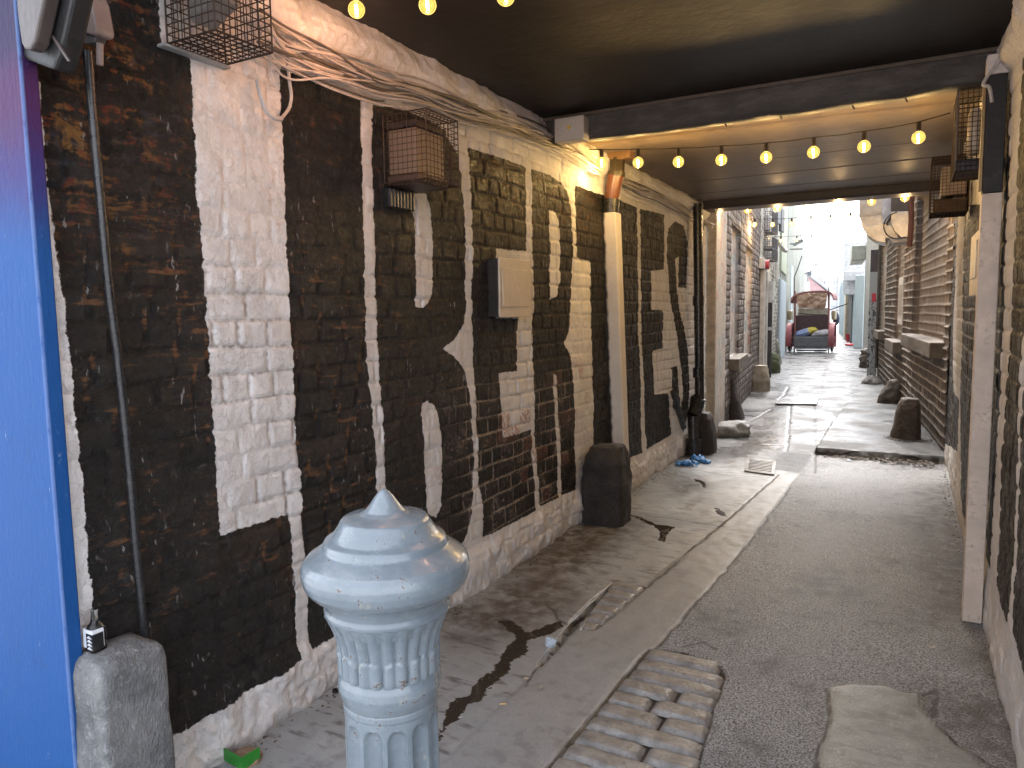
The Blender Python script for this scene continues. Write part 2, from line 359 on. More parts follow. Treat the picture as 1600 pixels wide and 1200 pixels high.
# ------------------------------------------------------------------ ceiling of the passage, beam, post
def ceil_mat(name, a, c, seams=0.):
    b = NB(name); n1 = b.noise(1.6, 5, .6, b.mapv((1.6, .5, 1))); n2 = b.noise(30, 4, .6); n3 = b.noise(5, 4, .65)
    col = b.mix(b.step(n1, .35, .68), a, c)
    col = b.mix(b.mul(b.step(b.mul(n3, n2), .3, .4), .25), col, tuple(x*1.6 for x in c))
    return b.fin(col, b.addm(b.mul(n1, .3), .35), 0, b.bump(b.addm(b.mul(n2, .2), n3), .006))
near_c = thing('passage_ceiling', 'dark brown painted flat ceiling over the near end of the passage', 'ceiling', (0, 2.4, CEIL))
MB().box(-2.6, 1.0, .82, 3.985, CEIL, CEIL+.4).build('ceiling_slab', ceil_mat('dark_ceiling', (.009, .0073, .007), (.014, .011, .0102)), near_c)
m = MB()
far_c = thing('board_ceiling', 'board marked ceiling over the far end of the passage beyond the beam', 'ceiling', (0, 6, 2.55))
yb = 4.12; k = 0
cm = ceil_mat('board_ceiling', (.10, .078, .068), (.17, .132, .108))
while yb < 7.62:
    wd = .30+.12*rng.random(); e = min(yb+wd, 7.64)
    zz = 2.575+.004*rng.uniform(-1, 1)
    m.add([(-2.4, yb+.001, zz), (.9, yb+.001, zz+.003), (.9, e-.001, zz+.002), (-2.4, e-.001, zz-.002), (-2.4, yb+.001, 2.95), (.9, yb+.001, 2.95), (.9, e-.001, 2.95), (-2.4, e-.001, 2.95)],
          [(0,1,2,3),(4,7,6,5),(0,4,5,1),(1,5,6,2),(2,6,7,3),(3,7,4,0)]); yb = e
m.build('ceiling_boards', cm, far_c, bevel=.003)
MB().box(-2.45, .95, 7.66, 7.95, 2.49, 3.6).build('lintel', ceil_mat('lintel_paint', (.02, .015, .016), (.045, .034, .036)), far_c, bevel=.02)
bmt = NB('sooty_beam'); bn = bmt.noise(14, 5, .65, bmt.mapv((.3, 1, 1))); bn2 = bmt.noise(70, 4, .7)
bcol = bmt.mix(bmt.step(bn, .4, .65), (.042, .039, .037), (.085, .079, .074)); bcol = bmt.mix(bmt.step(bn2, .66, .74), bcol, (.25, .23, .2))
beam_m = bmt.fin(bcol, .55, 0, bmt.bump(bmt.addm(bn, bmt.mul(bn2, .5)), .012))
beam = thing('cross_beam', 'sooty dark beam crossing the passage under the ceiling', 'beam', (-.8, 4.05, 2.5))
# slightly sagging beam, rough: a grid swept along x
nx = 120; xs = np.linspace(-2.05, .42, nx); pr = [(3.99, CEIL+.02), (3.985, 2.585), (3.99, 2.52), (3.995, 2.470), (4.03, 2.462), (4.10, 2.465), (4.115, 2.50), (4.115, CEIL+.02)]
P = np.array([[(x, y+.006*mn.noise((x*3, j, 2)), z-.022*math.cos((x+.8)*1.2)*(0 if j in (0, 7) else 1)+.007*mn.noise((x*5, j*.7, 9))) for x in xs] for j, (y, z) in enumerate(pr)])
grid_mesh('beam_body', P-np.array([-.8, 4.05, 2.5]), {}, beam_m, beam)
m = MB(); x0 = on_y(845, 185, 3.975)[0]
m.add([(-2., 3.972, 2.578), (.4, 3.972, 2.578), (.4, 3.988, 2.578), (-2., 3.988, 2.578), (-2., 3.972, 2.596), (.4, 3.972, 2.596), (.4, 3.988, 2.596), (-2., 3.988, 2.596)], [(0,3,2,1),(4,5,6,7),(0,1,5,4),(1,2,6,5),(2,3,7,6),(3,0,4,7)])
m.build('flange', paint('rusty_flange', (.09, .07, .055), .6, dirt=(.02, .016, .014), dirty=.8), beam, bevel=.003)
for xx in (-.9, -.62, -.28, -.05): 
    MB().tube([(xx, 4.06, 2.462), (xx+.004, 4.06, 2.445), (xx+.012, 4.055, 2.428)], .004, 6).build('hook', beam_m, beam)

postm = paint('post_white', (.62, .52, .44), .5, var=.15, dirt=(.14, .11, .09), dirty=.5)
postb = paint('post_black', (.009, .009, .013), .6, var=.2)
post = thing('square_post', 'square post with a cream lower half and a black upper half against the right wall', 'post', (.28, 3.83, 0))
px0, px1, py0, py1 = .262, .338, 3.79, 3.865
MB().box(px0, px1, py0, py1, .012, 1.935).build('post_lower', postm, post, bevel=.004)
MB().box(px0+.001, px1-.001, py0+.001, py1-.001, 1.937, 2.43).build('post_upper', postb, post, bevel=.004)
MB().box(px0-.003, px1+.002, py0-.002, py1+.002, 2.432, 2.515).build('post_cap', paint('cap_white', (.62, .58, .56), .5), post, bevel=.004)
MB().box(px0-.012, px0-.002, py0+.01, py0+.05, 1.95, 2.42).build('wooden_batten', paint('batten', (.30, .21, .10), .5), post)

# ------------------------------------------------------------------ ground: one sheet to the horizon, fine under the camera's view
def axis(dense, far):
    a = [-far*(.62**k) for k in range(12)]
    return a
def spaced(lo, hi, st): return list(np.linspace(lo, hi, int(round((hi-lo)/st))+1))
gx = [-400, -150, -60, -25, -12, -7, -5, -4]+spaced(-3.6, -2.2, .1)[:-1]+spaced(-2.2, .62, .0125)+[.75, 1, 1.5, 2.5, 4, 8, 15, 30, 70, 160, 400]
gy = [-400, -150, -60, -25, -12, -6, -3, -1.5, -.5, .2]+spaced(.6, 1.3, .05)[:-1]+spaced(1.3, 8.4, .0125)[:-1]+spaced(8.4, 16, .03)[:-1]+spaced(16, 34, .12)+[36, 40, 46, 55, 70, 95, 130, 190, 280, 420, 700]
GX, GY = np.meshgrid(np.array(gx), np.array(gy))
G = lambda P: [tuple(on_z(a, b)[:2]) for a, b in P]
WX = GX+.010*fbm(GX, GY, 9, 3, 61); WY = GY+.010*fbm(GX, GY, 9, 3, 62)
zoneA = sdf([(-2.4, -3), (-1.33, -.5), (-1.29, 1.5), (-1.29, 2.45), (-1.36, 3.54), (-1.185, 3.62), (-1.05, 5.24), (-.96, 6.62), (-2.4, 6.95)], GX+.4*(WX-GX), GY, .4)
zoneB = sdf([(-2.5, -3), (-1.02, -3), (-.97, 1.96), (-.92, 2.81), (-.85, 3.9), (-.81, 6.2), (-.79, 6.75), (-2.5, 7.1)], WX, WY, .4)
patch = np.maximum(sdf(G([(1292,1076),(1330,1070),(1362,1073),(1385,1074),(1412,1085),(1440,1083),(1442,1100),(1462,1135),(1490,1165),(1520,1178),(1560,1240),(1250,1260),(1278,1200),(1295,1110)]), WX, WY), -.15)
slot = sdf(G([(839,1041),(846,1043),(876,1010),(905,978),(930,950),(958,920),(954,913),(925,935),(890,972)]), GX, GY)
cob1 = sdf(G([(1012,1012),(1070,1018),(1128,1040),(1137,1056),(1120,1110),(1104,1165),(1085,1260),(800,1262),(930,1105)]), WX, WY)
cob2 = sdf(G([(955,910),(1012,917),(985,942),(962,962),(930,985),(905,985),(925,948)]), WX, WY)
pud = sdf(G([(600,1240),(640,1160),(678,1165),(690,1130),(694,1110),(709,1091),(731,1085),(750,1060),(776,1037),(792,1010),(808,997),(787,981),(770,968),(792,966),(813,979),(824,989),(848,978),(877,968),(880,978),(853,992),(827,1000),(821,1021),(797,1035),(796,1045),(760,1077),(752,1093),(728,1101),(715,1120),(693,1141),(685,1167),(640,1245)]), WX, WY)
for p in ([(978,803),(1000,808),(1025,818),(1040,820),(1055,823),(1048,829),(1042,835),(1040,847),(1028,843),(1031,830),(1022,822),(1000,813)], [(1084,748),(1092,750),(1099,752),(1103,757),(1102,763),(1098,763),(1096,756),(1086,752)], [(1116,792),(1124,794),(1131,799),(1136,806),(1127,805),(1120,801)]):
    pud = np.maximum(pud, sdf(G(p), GX+.5*(WX-GX), GY+.5*(WY-GY)))
wet = np.maximum.reduce([sdf(G(p), GX+4*(WX-GX), GY+4*(WY-GY), .3) for p in ([(1020,740),(1060,730),(1110,760),(1060,775)], [(1150,700),(1190,655),(1215,600),(1240,600),(1225,660),(1220,705)])])
brown = np.maximum.reduce([sdf(G(p), GX+6*(WX-GX), GY+6*(WY-GY), .4) for p in ([(690,960),(760,930),(870,885),(900,930),(820,985),(740,1000)], [(770,880),(850,830),(905,815),(985,815),(950,860),(850,915)], [(1465,1095),(1530,1090),(1590,1180),(1520,1170)], [(1440,760),(1490,760),(1530,960),(1470,960)])])
brown = np.maximum(brown, sdf([(-1.95, 4.4), (-1.55, 4.35), (-1.6, 4.7), (-1.95, 4.9)], GX, GY, .4))
cl = [G(p) for p in ([(855,1200),(930,1110),(1008,1029),(1060,975),(1127,901),(1180,835),(1235,762)], [(1010,918),(1037,897),(1080,858),(1150,800),(1212,745)], [(1274,740),(1275,710),(1272,680),(1274,650),(1272,635),(1279,628)],
      [(1236,632),(1232,670),(1230,705)], [(1150,690),(1190,694),(1230,695)], [(1227,605),(1285,606)], [(1215,622),(1285,621)], [(1232,605),(1225,618),(1216,625)], [(1285,606),(1287,585),(1293,570)], [(1062,729),(1085,733),(1130,742),(1205,745)], [(1010,806),(1060,811),(1128,822)],
      [(858,946),(868,955),(872,966),(886,975)], [(1292,1076),(1298,1100),(1293,1130),(1283,1165),(1276,1210)], [(1440,1085),(1465,1078),(1462,1120)], [(1462,1135),(1500,1170),(1560,1200)], [(1290,620),(1330,616),(1345,612)], [(1230,672),(1272,676)], [(1170,660),(1205,640)], [(820,1072),(838,1045)], [(1062,1010),(1100,1002),(1118,1015)])]
crack = pdist(cl, WX+.4*(WX-GX), WY+.4*(WY-GY))/(1+.28*np.maximum(0, GY-5.5))
far_wet = np.clip(sstep(GY+.5*fbm(GX, GY, 1.2, 3, 71), 6.3, 7.4)-sstep(GX, -.82, -.76)*(1-sstep(GY, 7.69, 7.72)), 0, 1)
raised = sstep(WX, -.785, -.772)*sstep(GY+.02*fbm(GX, GY, 5, 3, 77), 7.695, 7.712)*(1-sstep(GX, .5, .6))
chip = sstep(-zoneB, -.012, .012)*(1-raised)*(1-sstep(patch, -.01, .01))*(1-sstep(GY, 7.69, 7.72))*sstep(GX, -1.2, -1.)
near = (GX > -3) & (GX < .7) & (GY > .5) & (GY < 30)
hh = (.006*fbm(GX, GY, 2.2, 3, 81)+.0025*fbm(GX, GY, 14, 3, 82))*near+.0025*chip*fbm(GX, GY, 60, 2, 83)
hh += .07*raised*(1-sstep(GY, 9.5, 13))-.004*sstep(-crack, -.012, 0)*near-.05*sstep(slot, .0, .010)-.020*sstep(np.maximum(cob1, cob2), .004, .016)-.006*sstep(zoneA, -.01, .0)*(1-sstep(zoneA, .0, .3))+.01*sstep(patch, -.008, .008)
hh -= .12*sstep(np.maximum(np.abs(GX+1.16)-.14, np.abs(GY-6.93)-.14), .0, -.02)*0
slot = np.maximum(slot, sdf([(-.79, 7.655), (-.3, 7.66), (.3, 7.64), (.3, 7.715), (-.3, 7.70), (-.79, 7.712)], WX, WY))  # adds a painted shadow line along the front of the step
P = np.stack([GX, GY, hh], -1)
def ground_mat():
    b = NB('alley_ground')
    A, B, pt, slot_step_shade, pd, wt, br, ck, fw, rs, ch, cb = [b.attr(k) for k in ('zoneA', 'zoneB', 'patch', 'slot', 'pud', 'wet', 'brown', 'crack', 'farwet', 'raised', 'chip', 'cob')]
    n1 = b.noise(1.7, 5, .6); n2 = b.noise(12, 5, .6); n3 = b.noise(85, 4, .65); n4 = b.noise(130, 3, .7); lg = b.noise(9, 5, .65, b.mapv((.6, 2.2, 1)))
    cA = b.mix(b.step(n1, .35, .65), (.255, .27, .28), (.385, .40, .41)); cA = b.mix(b.mul(b.step(lg, .52, .66), .7), cA, (.07, .063, .057))
    cB = b.mix(b.step(b.addm(b.mul(n2, .5), b.mul(n4, .5)), .35, .65), (.255, .266, .274), (.345, .357, .366))
    cC = b.mix(b.step(n4, .40, .60), (.085, .087, .09), (.54, .555, .57)); cC = b.mix(b.mul(b.step(n1, .45, .68), .35), cC, (.1, .098, .095))
    cP = b.mix(b.step(n2, .35, .7), (.19, .212, .208), (.29, .315, .308)); cP = b.mix(b.mul(b.step(n4, .56, .66), .7), cP, (.42, .43, .42)); cP = b.mix(b.mul(b.step(lg, .5, .62), .5), cP, (.13, .14, .135))
    cR = b.mix(b.step(b.addm(b.mul(n2, .5), b.mul(n1, .5)), .38, .6), (.035, .037, .039), (.095, .098, .102))
    col = b.mix(b.step(B, -.006, .006), cC, cB); col = b.mix(b.step(A, -.004, .004), col, cA)
    col = b.mix(b.mul(b.step(b.addm(pt, b.mul(b.addm(n2, -.5), .06)), -.006, .006), b.step(b.addm(n3, n2), .75, .95, .55, 1.)), col, cP); col = b.mix(fw, col, cR); col = b.mix(rs, col, cR)
    col = b.mix(b.mul(b.step(br, -.22, .12), b.step(n2, .3, .62, .25, .85)), col, (.06, .036, .022))
    dp = b.mul(b.step(b.mul(n1, n2), .25, .38), .4); col = b.mix(dp, col, (.05, .046, .042))
    e = b.addm(pd, b.addm(b.mul(b.addm(n3, -.5), .022), b.mul(b.addm(b.noise(22, 4, .65), -.5), .055))); pf = b.step(e, -.001, .003)
    wf = b.math('MAXIMUM', pf, b.mul(b.step(b.addm(wt, b.mul(b.addm(n1, -.5), .5)), -.16, .16), b.step(n2, .3, .6)))
    col = b.mix(pf, col, (.022, .016, .012)); col = b.mix(b.mul(wf, .5), col, (.07, .058, .046))
    ckf = b.step(b.addm(ck, b.mul(b.addm(n2, -.5), .014)), .003, .011, 1, 0)
    col = b.mix(b.mul(ckf, .85), col, (.018, .015, .013))
    col = b.mix(b.step(slot_step_shade, -.002, .006), col, (.006, .005, .005)); col = b.mix(b.step(cb, -.002, .010), col, (.055, .048, .04))  # drain slot and painted step shadow go near black
    ws = b.mul(b.step(b.noise(120, 1, .5), .745, .76), .7); col = b.mix(ws, col, (.5, .48, .45))
    ro = b.addm(b.mul(n2, .3), .27); ro = b.mixf(fw, ro, b.step(n1, .4, .62, .26, .6)); ro = b.mixf(rs, ro, b.step(n1, .4, .62, .34, .68)); ro = b.mixf(ch, ro, .30); ro = b.mixf(b.mul(b.step(b.addm(wt, b.mul(b.addm(n1, -.5), .5)), -.16, .16), .8), ro, .2); ro = b.mixf(pf, ro, .05)
    hgt = b.addm(b.mul(n3, .5), b.mul(n4, .35)); sm = b.math('SUBTRACT', 1., wf)
    nor = b.bump(b.mul(hgt, sm), .004, b.mixf(ch, .55, .95))
    nor = b.bump(b.mul(n4, b.mul(ch, sm)), .009, 1., nor)
    return b.fin(col, ro, 0, nor, Specular_IOR_Level=b.mixf(b.math('MAXIMUM', fw, rs), .5, .3))
gm = ground_mat()
gr = grid_mesh('ground', P, dict(zoneA=zoneA, zoneB=zoneB, patch=patch, slot=slot, pud=pud, wet=wet, brown=brown, crack=crack, farwet=far_wet, raised=raised, chip=chip, cob=np.maximum(cob1, cob2)), gm)
tag(gr, 'worn wet concrete and asphalt floor of the alley', 'ground', kind='structure')

# cobbles showing where the asphalt has worn away
sett_m = paint('sett_stone', (.29, .28, .262), .34, var=.4, scale=14, dirt=(.07, .055, .04), dirty=.6, bump=.004, bscale=60)
def setts(poly, y0, y1, dy, cat_label, seed):
    r = random.Random(seed); m = MB(); y = y0; pw = np.array(poly)
    while y < y1:
        yc = y+.5*dy; cr = []
        for i in range(len(pw)):
            p, q = pw[i], pw[(i+1) % len(pw)]
            if (p[1] > yc) != (q[1] > yc): cr.append(p[0]+(q[0]-p[0])*(yc-p[1])/(q[1]-p[1]))
        if len(cr) >= 2:
            xl, xr = min(cr)+.002, max(cr)-.003; cuts = [xl]
            if xr-xl > .2 and r.random() < .75: cuts.append(xl+(xr-xl)*r.uniform(.3, .72))
            cuts.append(xr)
            for ax, bx in zip(cuts[:-1], cuts[1:]):
                ax, bx = ax+.006, bx-.006
                if bx-ax > .045:
                    n = 14; k = 8; v = []; hz = r.uniform(-.003, .004); sk = 0.
                    for j in range(k+1):
                        for i in range(n+1):
                            s, t = i/n, j/k
                            eu = 1-(abs(2*s-1))**8; ev = 1-(abs(2*t-1))**6
                            X = ax+(bx-ax)*s; Y = y+.0055+(dy-.011)*t+sk*(X+.8)+.003*mn.noise((X*9, yc*7, seed))
                            v.append((X, Y, -.018+.021*max(0, eu*ev)**.6+hz+.0022*mn.noise((X*22, Y*22, seed))))
                    f = [(j*(n+1)+i, j*(n+1)+i+1, (j+1)*(n+1)+i+1, (j+1)*(n+1)+i) for j in range(k) for i in range(n)]
                    m.add(v, f)
        y += dy
    o = m.build('cobbles', sett_m, smooth=True); return tag(o, cat_label, 'cobbles', kind='structure')
def sk(P): return [(x, y) for x, y in G(P)]
setts(sk([(1012,1012),(1070,1018),(1128,1040),(1137,1056),(1120,1110),(1104,1165),(1085,1260),(800,1262),(930,1105)]), 1.75, 2.95, .098, 'long worn cobbles showing through the asphalt beside the concrete strip', 3)
setts(sk([(955,910),(1012,917),(985,942),(962,962),(930,985),(905,985),(925,948)]), 2.95, 3.65, .105, 'small patch of worn cobbles beside the open drain slot', 5)
MB().tube([on_z(x, y, -.001) for x, y in ((838,1037),(868,999),(890,974),(904,961),(918,946),(929,937),(944,922),(956,910))], [.001, .0015, .002, .004, .003, .005, .004, .004], 5).build('slot_edging', paint('slot_metal', (.7, .7, .7), .35, .0, var=.3), tag(thing('drain_slot', 'open slot drain with a pale metal edge in the floor', 'drain', tuple(on_z(905, 965))), ))

# ------------------------------------------------------------------ outdoors beyond the passage: walls and buildings
def plain_brick_mat(name, c1, c2, mortar, raised=False):
    b = NB(name); gr, rnd = b.attr('groove'), b.attr('rnd'); n1 = b.noise(2.2, 5, .6); n2 = b.noise(40, 4, .65); n3 = b.noise(9, 4, .6, b.mapv((1, 1, .25)))
    col = b.mix(rnd, c1, c2); col = b.mix(b.mul(b.step(n2, .4, .7), .4), col, tuple(x*.5 for x in c1))
    col = b.mix(b.mul(b.step(n3, .5, .66), .5), col, tuple(x*.45 for x in c1))
    col = b.mix(b.mul(b.step(rnd, .9, .93), .5), col, tuple(min(.6, x*2.2) for x in c2))
    col = b.mix(b.mul(b.step(gr, .3, .7), b.step(n2, .25, .45, .35, .95)), col, mortar)
    pl, pc = b.attr('panel'), b.attr('tint')
    pal = b.mix(pc, (.22, .165, .12), (.70, .65, .58))
    pal = b.mix(b.mul(b.step(n2, .45, .65), .4), pal, (.2, .17, .15))
    g1 = b.step(b.noise(3.1, 3, .6, dist=1.2), .53, .6); g2 = b.step(b.noise(2.3, 3, .6, b.mapv((1, 1, 1.3)), dist=2), .56, .62)
    pal = b.mix(b.mul(b.mul(g1, pc), .65), pal, (.2, .36, .46)); pal = b.mix(b.mul(b.mul(g2, pc), .6), pal, (.42, .16, .14))
    col = b.mix(pl, col, pal)
    z = b.xyz(2); col = b.mix(b.mul(b.step(b.addm(z, b.mul(n1, .5)), .25, .75, 1, 0), .55), col, (.03, .027, .024))
    return b.fin(col, b.addm(b.mul(n2, .2), .6), 0, b.bump(n2, .006))
def street_wall(name, a, c, z0, z1, nsign, mat, parent, step, seed, raise_h, recess=(), ch=.082, bl=.22):
    a, c = np.array(a, float), np.array(c, float); L = np.linalg.norm(c-a); t = (c-a)/L; n = np.array([t[1], -t[0]])*nsign
    U, V = np.meshgrid(np.linspace(0, L, int(L/step)+1), np.linspace(z0, z1, int((z1-z0)/step)+1))
    d, dv, rnd, row = bricks(U, V, ch=ch, bl=bl, seed=seed, wob=.006)
    if raise_h: g = np.maximum(1-sstep(dv, .005, .012), .35*(1-sstep(d, .003, .009)))
    else: g = 1-sstep(d, .0035, .0125)
    h = g*(raise_h if raise_h else -.009)+(rnd-.5)*.008+.012*fbm(U, V, 1.3, 3, seed)+.004*fbm(U, V, 11, 3, seed+1)
    pan = np.zeros_like(U); tint = np.zeros_like(U)
    for (u0, u1, v0, v1, dep, plas, tn) in recess:
        k = sstep(np.minimum(np.minimum(U-u0, u1-U), np.minimum(V-v0, v1-V)), -step*.5, step*.5)
        h = h*(1-k*plas)-dep*k; g = g*(1-k*plas); pan = np.maximum(pan, k*(plas if plas > .5 else .75)); tint = np.where(k > .5, tn, tint)
    P = np.stack([a[0]+t[0]*U+n[0]*h, a[1]+t[1]*U+n[1]*h, V], -1)
    return grid_mesh(name, P, dict(groove=g, rnd=rnd, panel=pan, tint=tint), mat, parent, flip=(nsign > 0))
def ul(p, a, c):        # distance along a wall line of an image point
    q = on_line(*p, a, c); return math.hypot(q[0]-a[0], q[1]-a[1]), q[2]
def slab_along(m, a, c, u0, u1, v0, v1, d0, d1, nsign):
    a, c = np.array(a, float), np.array(c, float); t = (c-a)/np.linalg.norm(c-a); n = np.array([t[1], -t[0]])*nsign
    ce = a+t*(u0+u1)/2+n*(d0+d1)/2
    return m.obox((ce[0], ce[1], (v0+v1)/2), ((t[0], t[1], 0), (n[0], n[1], 0), (0, 0, 1)), (u1-u0)/2, abs(d1-d0)/2, (v1-v0)/2)

# -- right: bare brick with raised pointing, three blocked windows
ra, rc = R2A, R2B
wa, va = ul((1432, 345), ra, rc); wb, vb = ul((1474, 530), ra, rc)
w2a, v2a = ul((1397, 530), ra, rc); w2b, v2b = ul((1414, 400), ra, rc)
w3a, v3a = ul((1374, 515), ra, rc); w3b, v3b = ul((1386, 400), ra, rc)
rb = thing('brick_building', 'dark brick building with raised pointing and bricked up windows on the right beyond the passage', 'building')
bm1 = plain_brick_mat('pointed_brick', (.085, .069, .06), (.16, .128, .108), (.46, .42, .385))
zs = on_line(1445, 528, ra, rc)[2]
street_wall('wall', ra, rc, -.05, 4.4, -1, bm1, rb, .014, 41, .016,
            [(wb, wa, zs, 2.85, .07, .35, .12), (w2b, w2a, v2a, 2.6, .05, .6, .25), (w3b, w3a, v3a, 2.7, .05, .95, .8)], ch=.105)
stm = paint('sill_stone', (.17, .145, .12), .7, var=.35, dirt=(.05, .04, .03), dirty=.6, bump=.006, bscale=30)
for (u0, u1, zt, th, pj) in ((wb-.1, wa+.05, zs, .15, .13), (w2b-.12, w2a+.12, v2a, .17, .13), (w3b-.1, w3a+.1, v3a, .16, .12)):
    m = MB(); slab_along(m, ra, rc, u0, u1, zt-th, zt+.01, -.06, pj, -1); m.build('window_sill', stm, rb, bevel=.012)
m = MB(); u, z = ul((1409, 470), ra, rc); slab_along(m, ra, rc, u-.35, u+.35, z-.36, z+.36, -.04, .02, -1); m.build('window_frame', paint('frame_white', (.62, .6, .57), .5), rb, bevel=.01)
m = MB(); slab_along(m, ra, rc, u-.24, u+.24, z-.22, z+.24, .0, .024, -1); m.build('blocked_pane', paint('pane_beige', (.35, .31, .26), .5), rb)
m = MB(); slab_along(m, ra, rc, 0, 9.4, 4.6, 4.75, -.3, .05, -1); m.build('coping', stm, rb)
for u0 in (8.9,):
    p = on_line(1379, 400, ra, rc); MB().tube([(p[0]-.05, p[1], .2), (p[0]-.05, p[1], 3.4)], .03, 8).build('conduit_pipe', paint('pipe_dark', (.07, .065, .06), .5), rb, True)

# -- left: rendered pier and brick wall with two blocked windows
la, lc = L2A, L2B
lb = thing('brick_building', 'grey brick building with a rendered corner and graffiti beyond the black downpipe', 'building')
bm2 = plain_brick_mat('grey_brick', (.17, .148, .135), (.29, .25, .23), (.05, .045, .042))
e1 = ul((1130, 500), la, lc)[0]; e2 = ul((1186, 500), la, lc)[0]
q1, q2 = ul((1141, 560), la, lc), ul((1157, 385), la, lc); s1, s2 = ul((1163, 560), la, lc), ul((1176, 412), la, lc)
street_wall('wall', la, lc, -.05, 4.8, 1, bm2, lb, .014, 43, 0,
            [(-.1, e1, -.2, 8, -.03, .95, .75), (q1[0], q2[0], q1[1], q2[1]+.2, .06, .95, .95), (s1[0], s2[0], s1[1], s2[1]+.2, .06, .95, 1)], ch=.1)
m = MB(); slab_along(m, la, lc, q1[0]-.1, q2[0]+.12, q1[1]-.16, q1[1], -.05, .12, 1); m.build('window_sill', stm, lb, bevel=.012)
m = MB(); slab_along(m, la, lc, .0, 9.5, -.1, 7.5, -3, -.12, 1); m.build('wall_core', paint('core', (.1, .09, .085), .8), lb)
m = MB(); slab_along(m, la, lc, e2-.02, e2+.02, -.05, 7.5, -3, .0, 1); m.build('end_wall', paint('core2', (.12, .10, .09), .8), lb)
m = MB(); slab_along(m, ra, rc, -.6, 9.4, -.1, 4.6, -3, -.12, -1); m.build('wall_core', paint('core3', (.06, .05, .045), .8), rb)

MB().box(-2.4, -1.842, 7.99, 8.03, -.05, 3.6).build('corner_return', paint('render_corner', (.5, .44, .36), .75, var=.3, dirt=(.1, .08, .07), dirty=.5), lb, bevel=.01)
def cladding(name, c, rib, rough=.6, dirt=(.2, .22, .15)):
    b = NB(name); n1 = b.noise(1.2, 4, .6, b.mapv((1, 1, .2))); n2 = b.noise(20, 4, .6)
    col = b.mix(b.step(n1, .4, .68), c, tuple(x*.78 for x in c)); col = b.mix(b.mul(b.step(n2, .5, .7), .25), col, dirt)
    return b.fin(col, rough, 0, b.bump(n2, .01))
def facade(bld, a, c, u0, u1, zt, mat, rib, nsign, nm='wall', d0=-3., z0=-.05):
    m = MB(); slab_along(m, a, c, u0, u1, z0, zt, d0, 0, nsign)
    if rib:
        u = u0+rib*.5
        while u < u1-.05: slab_along(m, a, c, u-.02, u+.02, z0, zt, 0, .025, nsign); u += rib
    return m.build(nm, mat, bld)
# cream building with doorway
cb = thing('cream_building', 'tall pale cream rendered building with a narrow doorway, left beyond the brick', 'building')
cream = cladding('cream_render', (.62, .62, .53), 0); u3 = ul((1216, 500), la, lc)[0]
green = cladding('green_cladding', (.50, .56, .40), .3); bluec = cladding('pale_blue_cladding', (.55, .62, .63), .2)
facade(cb, la, lc, e2+.03, u3, 9.2, cream, 0, 1)
dw = paint('door_white', (.66, .64, .6), .5)
for px in (1186.5, 1191.5):
    u = ul((px, 520), la, lc)[0]; m = MB(); slab_along(m, la, lc, u-.10, u+.10, 0, ul((1188, 430), la, lc)[1]+.1, .0, .09, 1); m.build('door_jamb', dw, cb, bevel=.01)
u, z = ul((1189, 430), la, lc); m = MB(); slab_along(m, la, lc, u-.55, u+.45, z+.1, z+.3, 0, .09, 1); m.build('door_head', dw, cb, bevel=.01)
m = MB(); slab_along(m, la, lc, u-.4, u+.32, 0, z+.1, -.0, .012, 1); m.build('door', paint('door_dark', (.12, .11, .10), .5), cb)
# blue-door building and those further off
lb3 = thing('clad_building', 'pale cream ribbed building with a light blue door, left of the cart', 'building')
u4 = ul((1233, 500), la, lc)[0]
facade(lb3, la, lc, u3+.02, u4, 8.3, cladding('pale_render', (.62, .64, .58), .3), .8, 1)
ua, za = ul((1216.5, 435), la, lc); ub, zb_ = ul((1225.5, 445), la, lc)
m = MB(); slab_along(m, la, lc, ua, ub, 0, za, 0, .06, 1); m.build('door', cladding('blue_door', (.48, .58, .66), .4), lb3, bevel=.02)
m = MB(); slab_along(m, la, lc, u3+.1, ub+.3, za+.25, za+2.6, 0, .05, 1); m.build('green_panel', green, lb3)
fa, fc = la, lc
u5 = ul((1256, 480), fa, fc)[0]; u6 = ul((1280, 480), fa, fc)[0]
lb4 = thing('warehouse', 'long pale ribbed warehouse with an upper blue grey cladding far along the left side', 'building')
facade(lb4, fa, fc, u4+.02, u5, 5.6, cladding('cream_ribbed', (.64, .63, .57), .5), .7, 1)
z0 = 5.62; m = MB(); slab_along(m, fa, fc, u4+.02, u4+(u5-u4)*.55, z0, 7.4, -3, -.1, 1); m.build('upper_cladding', bluec, lb4)
m = MB(); uu, zz = ul((1234, 490), fa, fc); slab_along(m, fa, fc, uu-.5, uu+1.6, 0, 3.1, 0, .05, 1); m.build('blue_gate', cladding('gate_blue', (.5, .56, .6), .4), lb4)
lb5 = thing('low_house', 'low pale house at the far end of the left side', 'building')
facade(lb5, fa, fc, u5+.02, u5+28, 4.1, cladding('far_grey', (.55, .56, .53), .5), 0, 1)
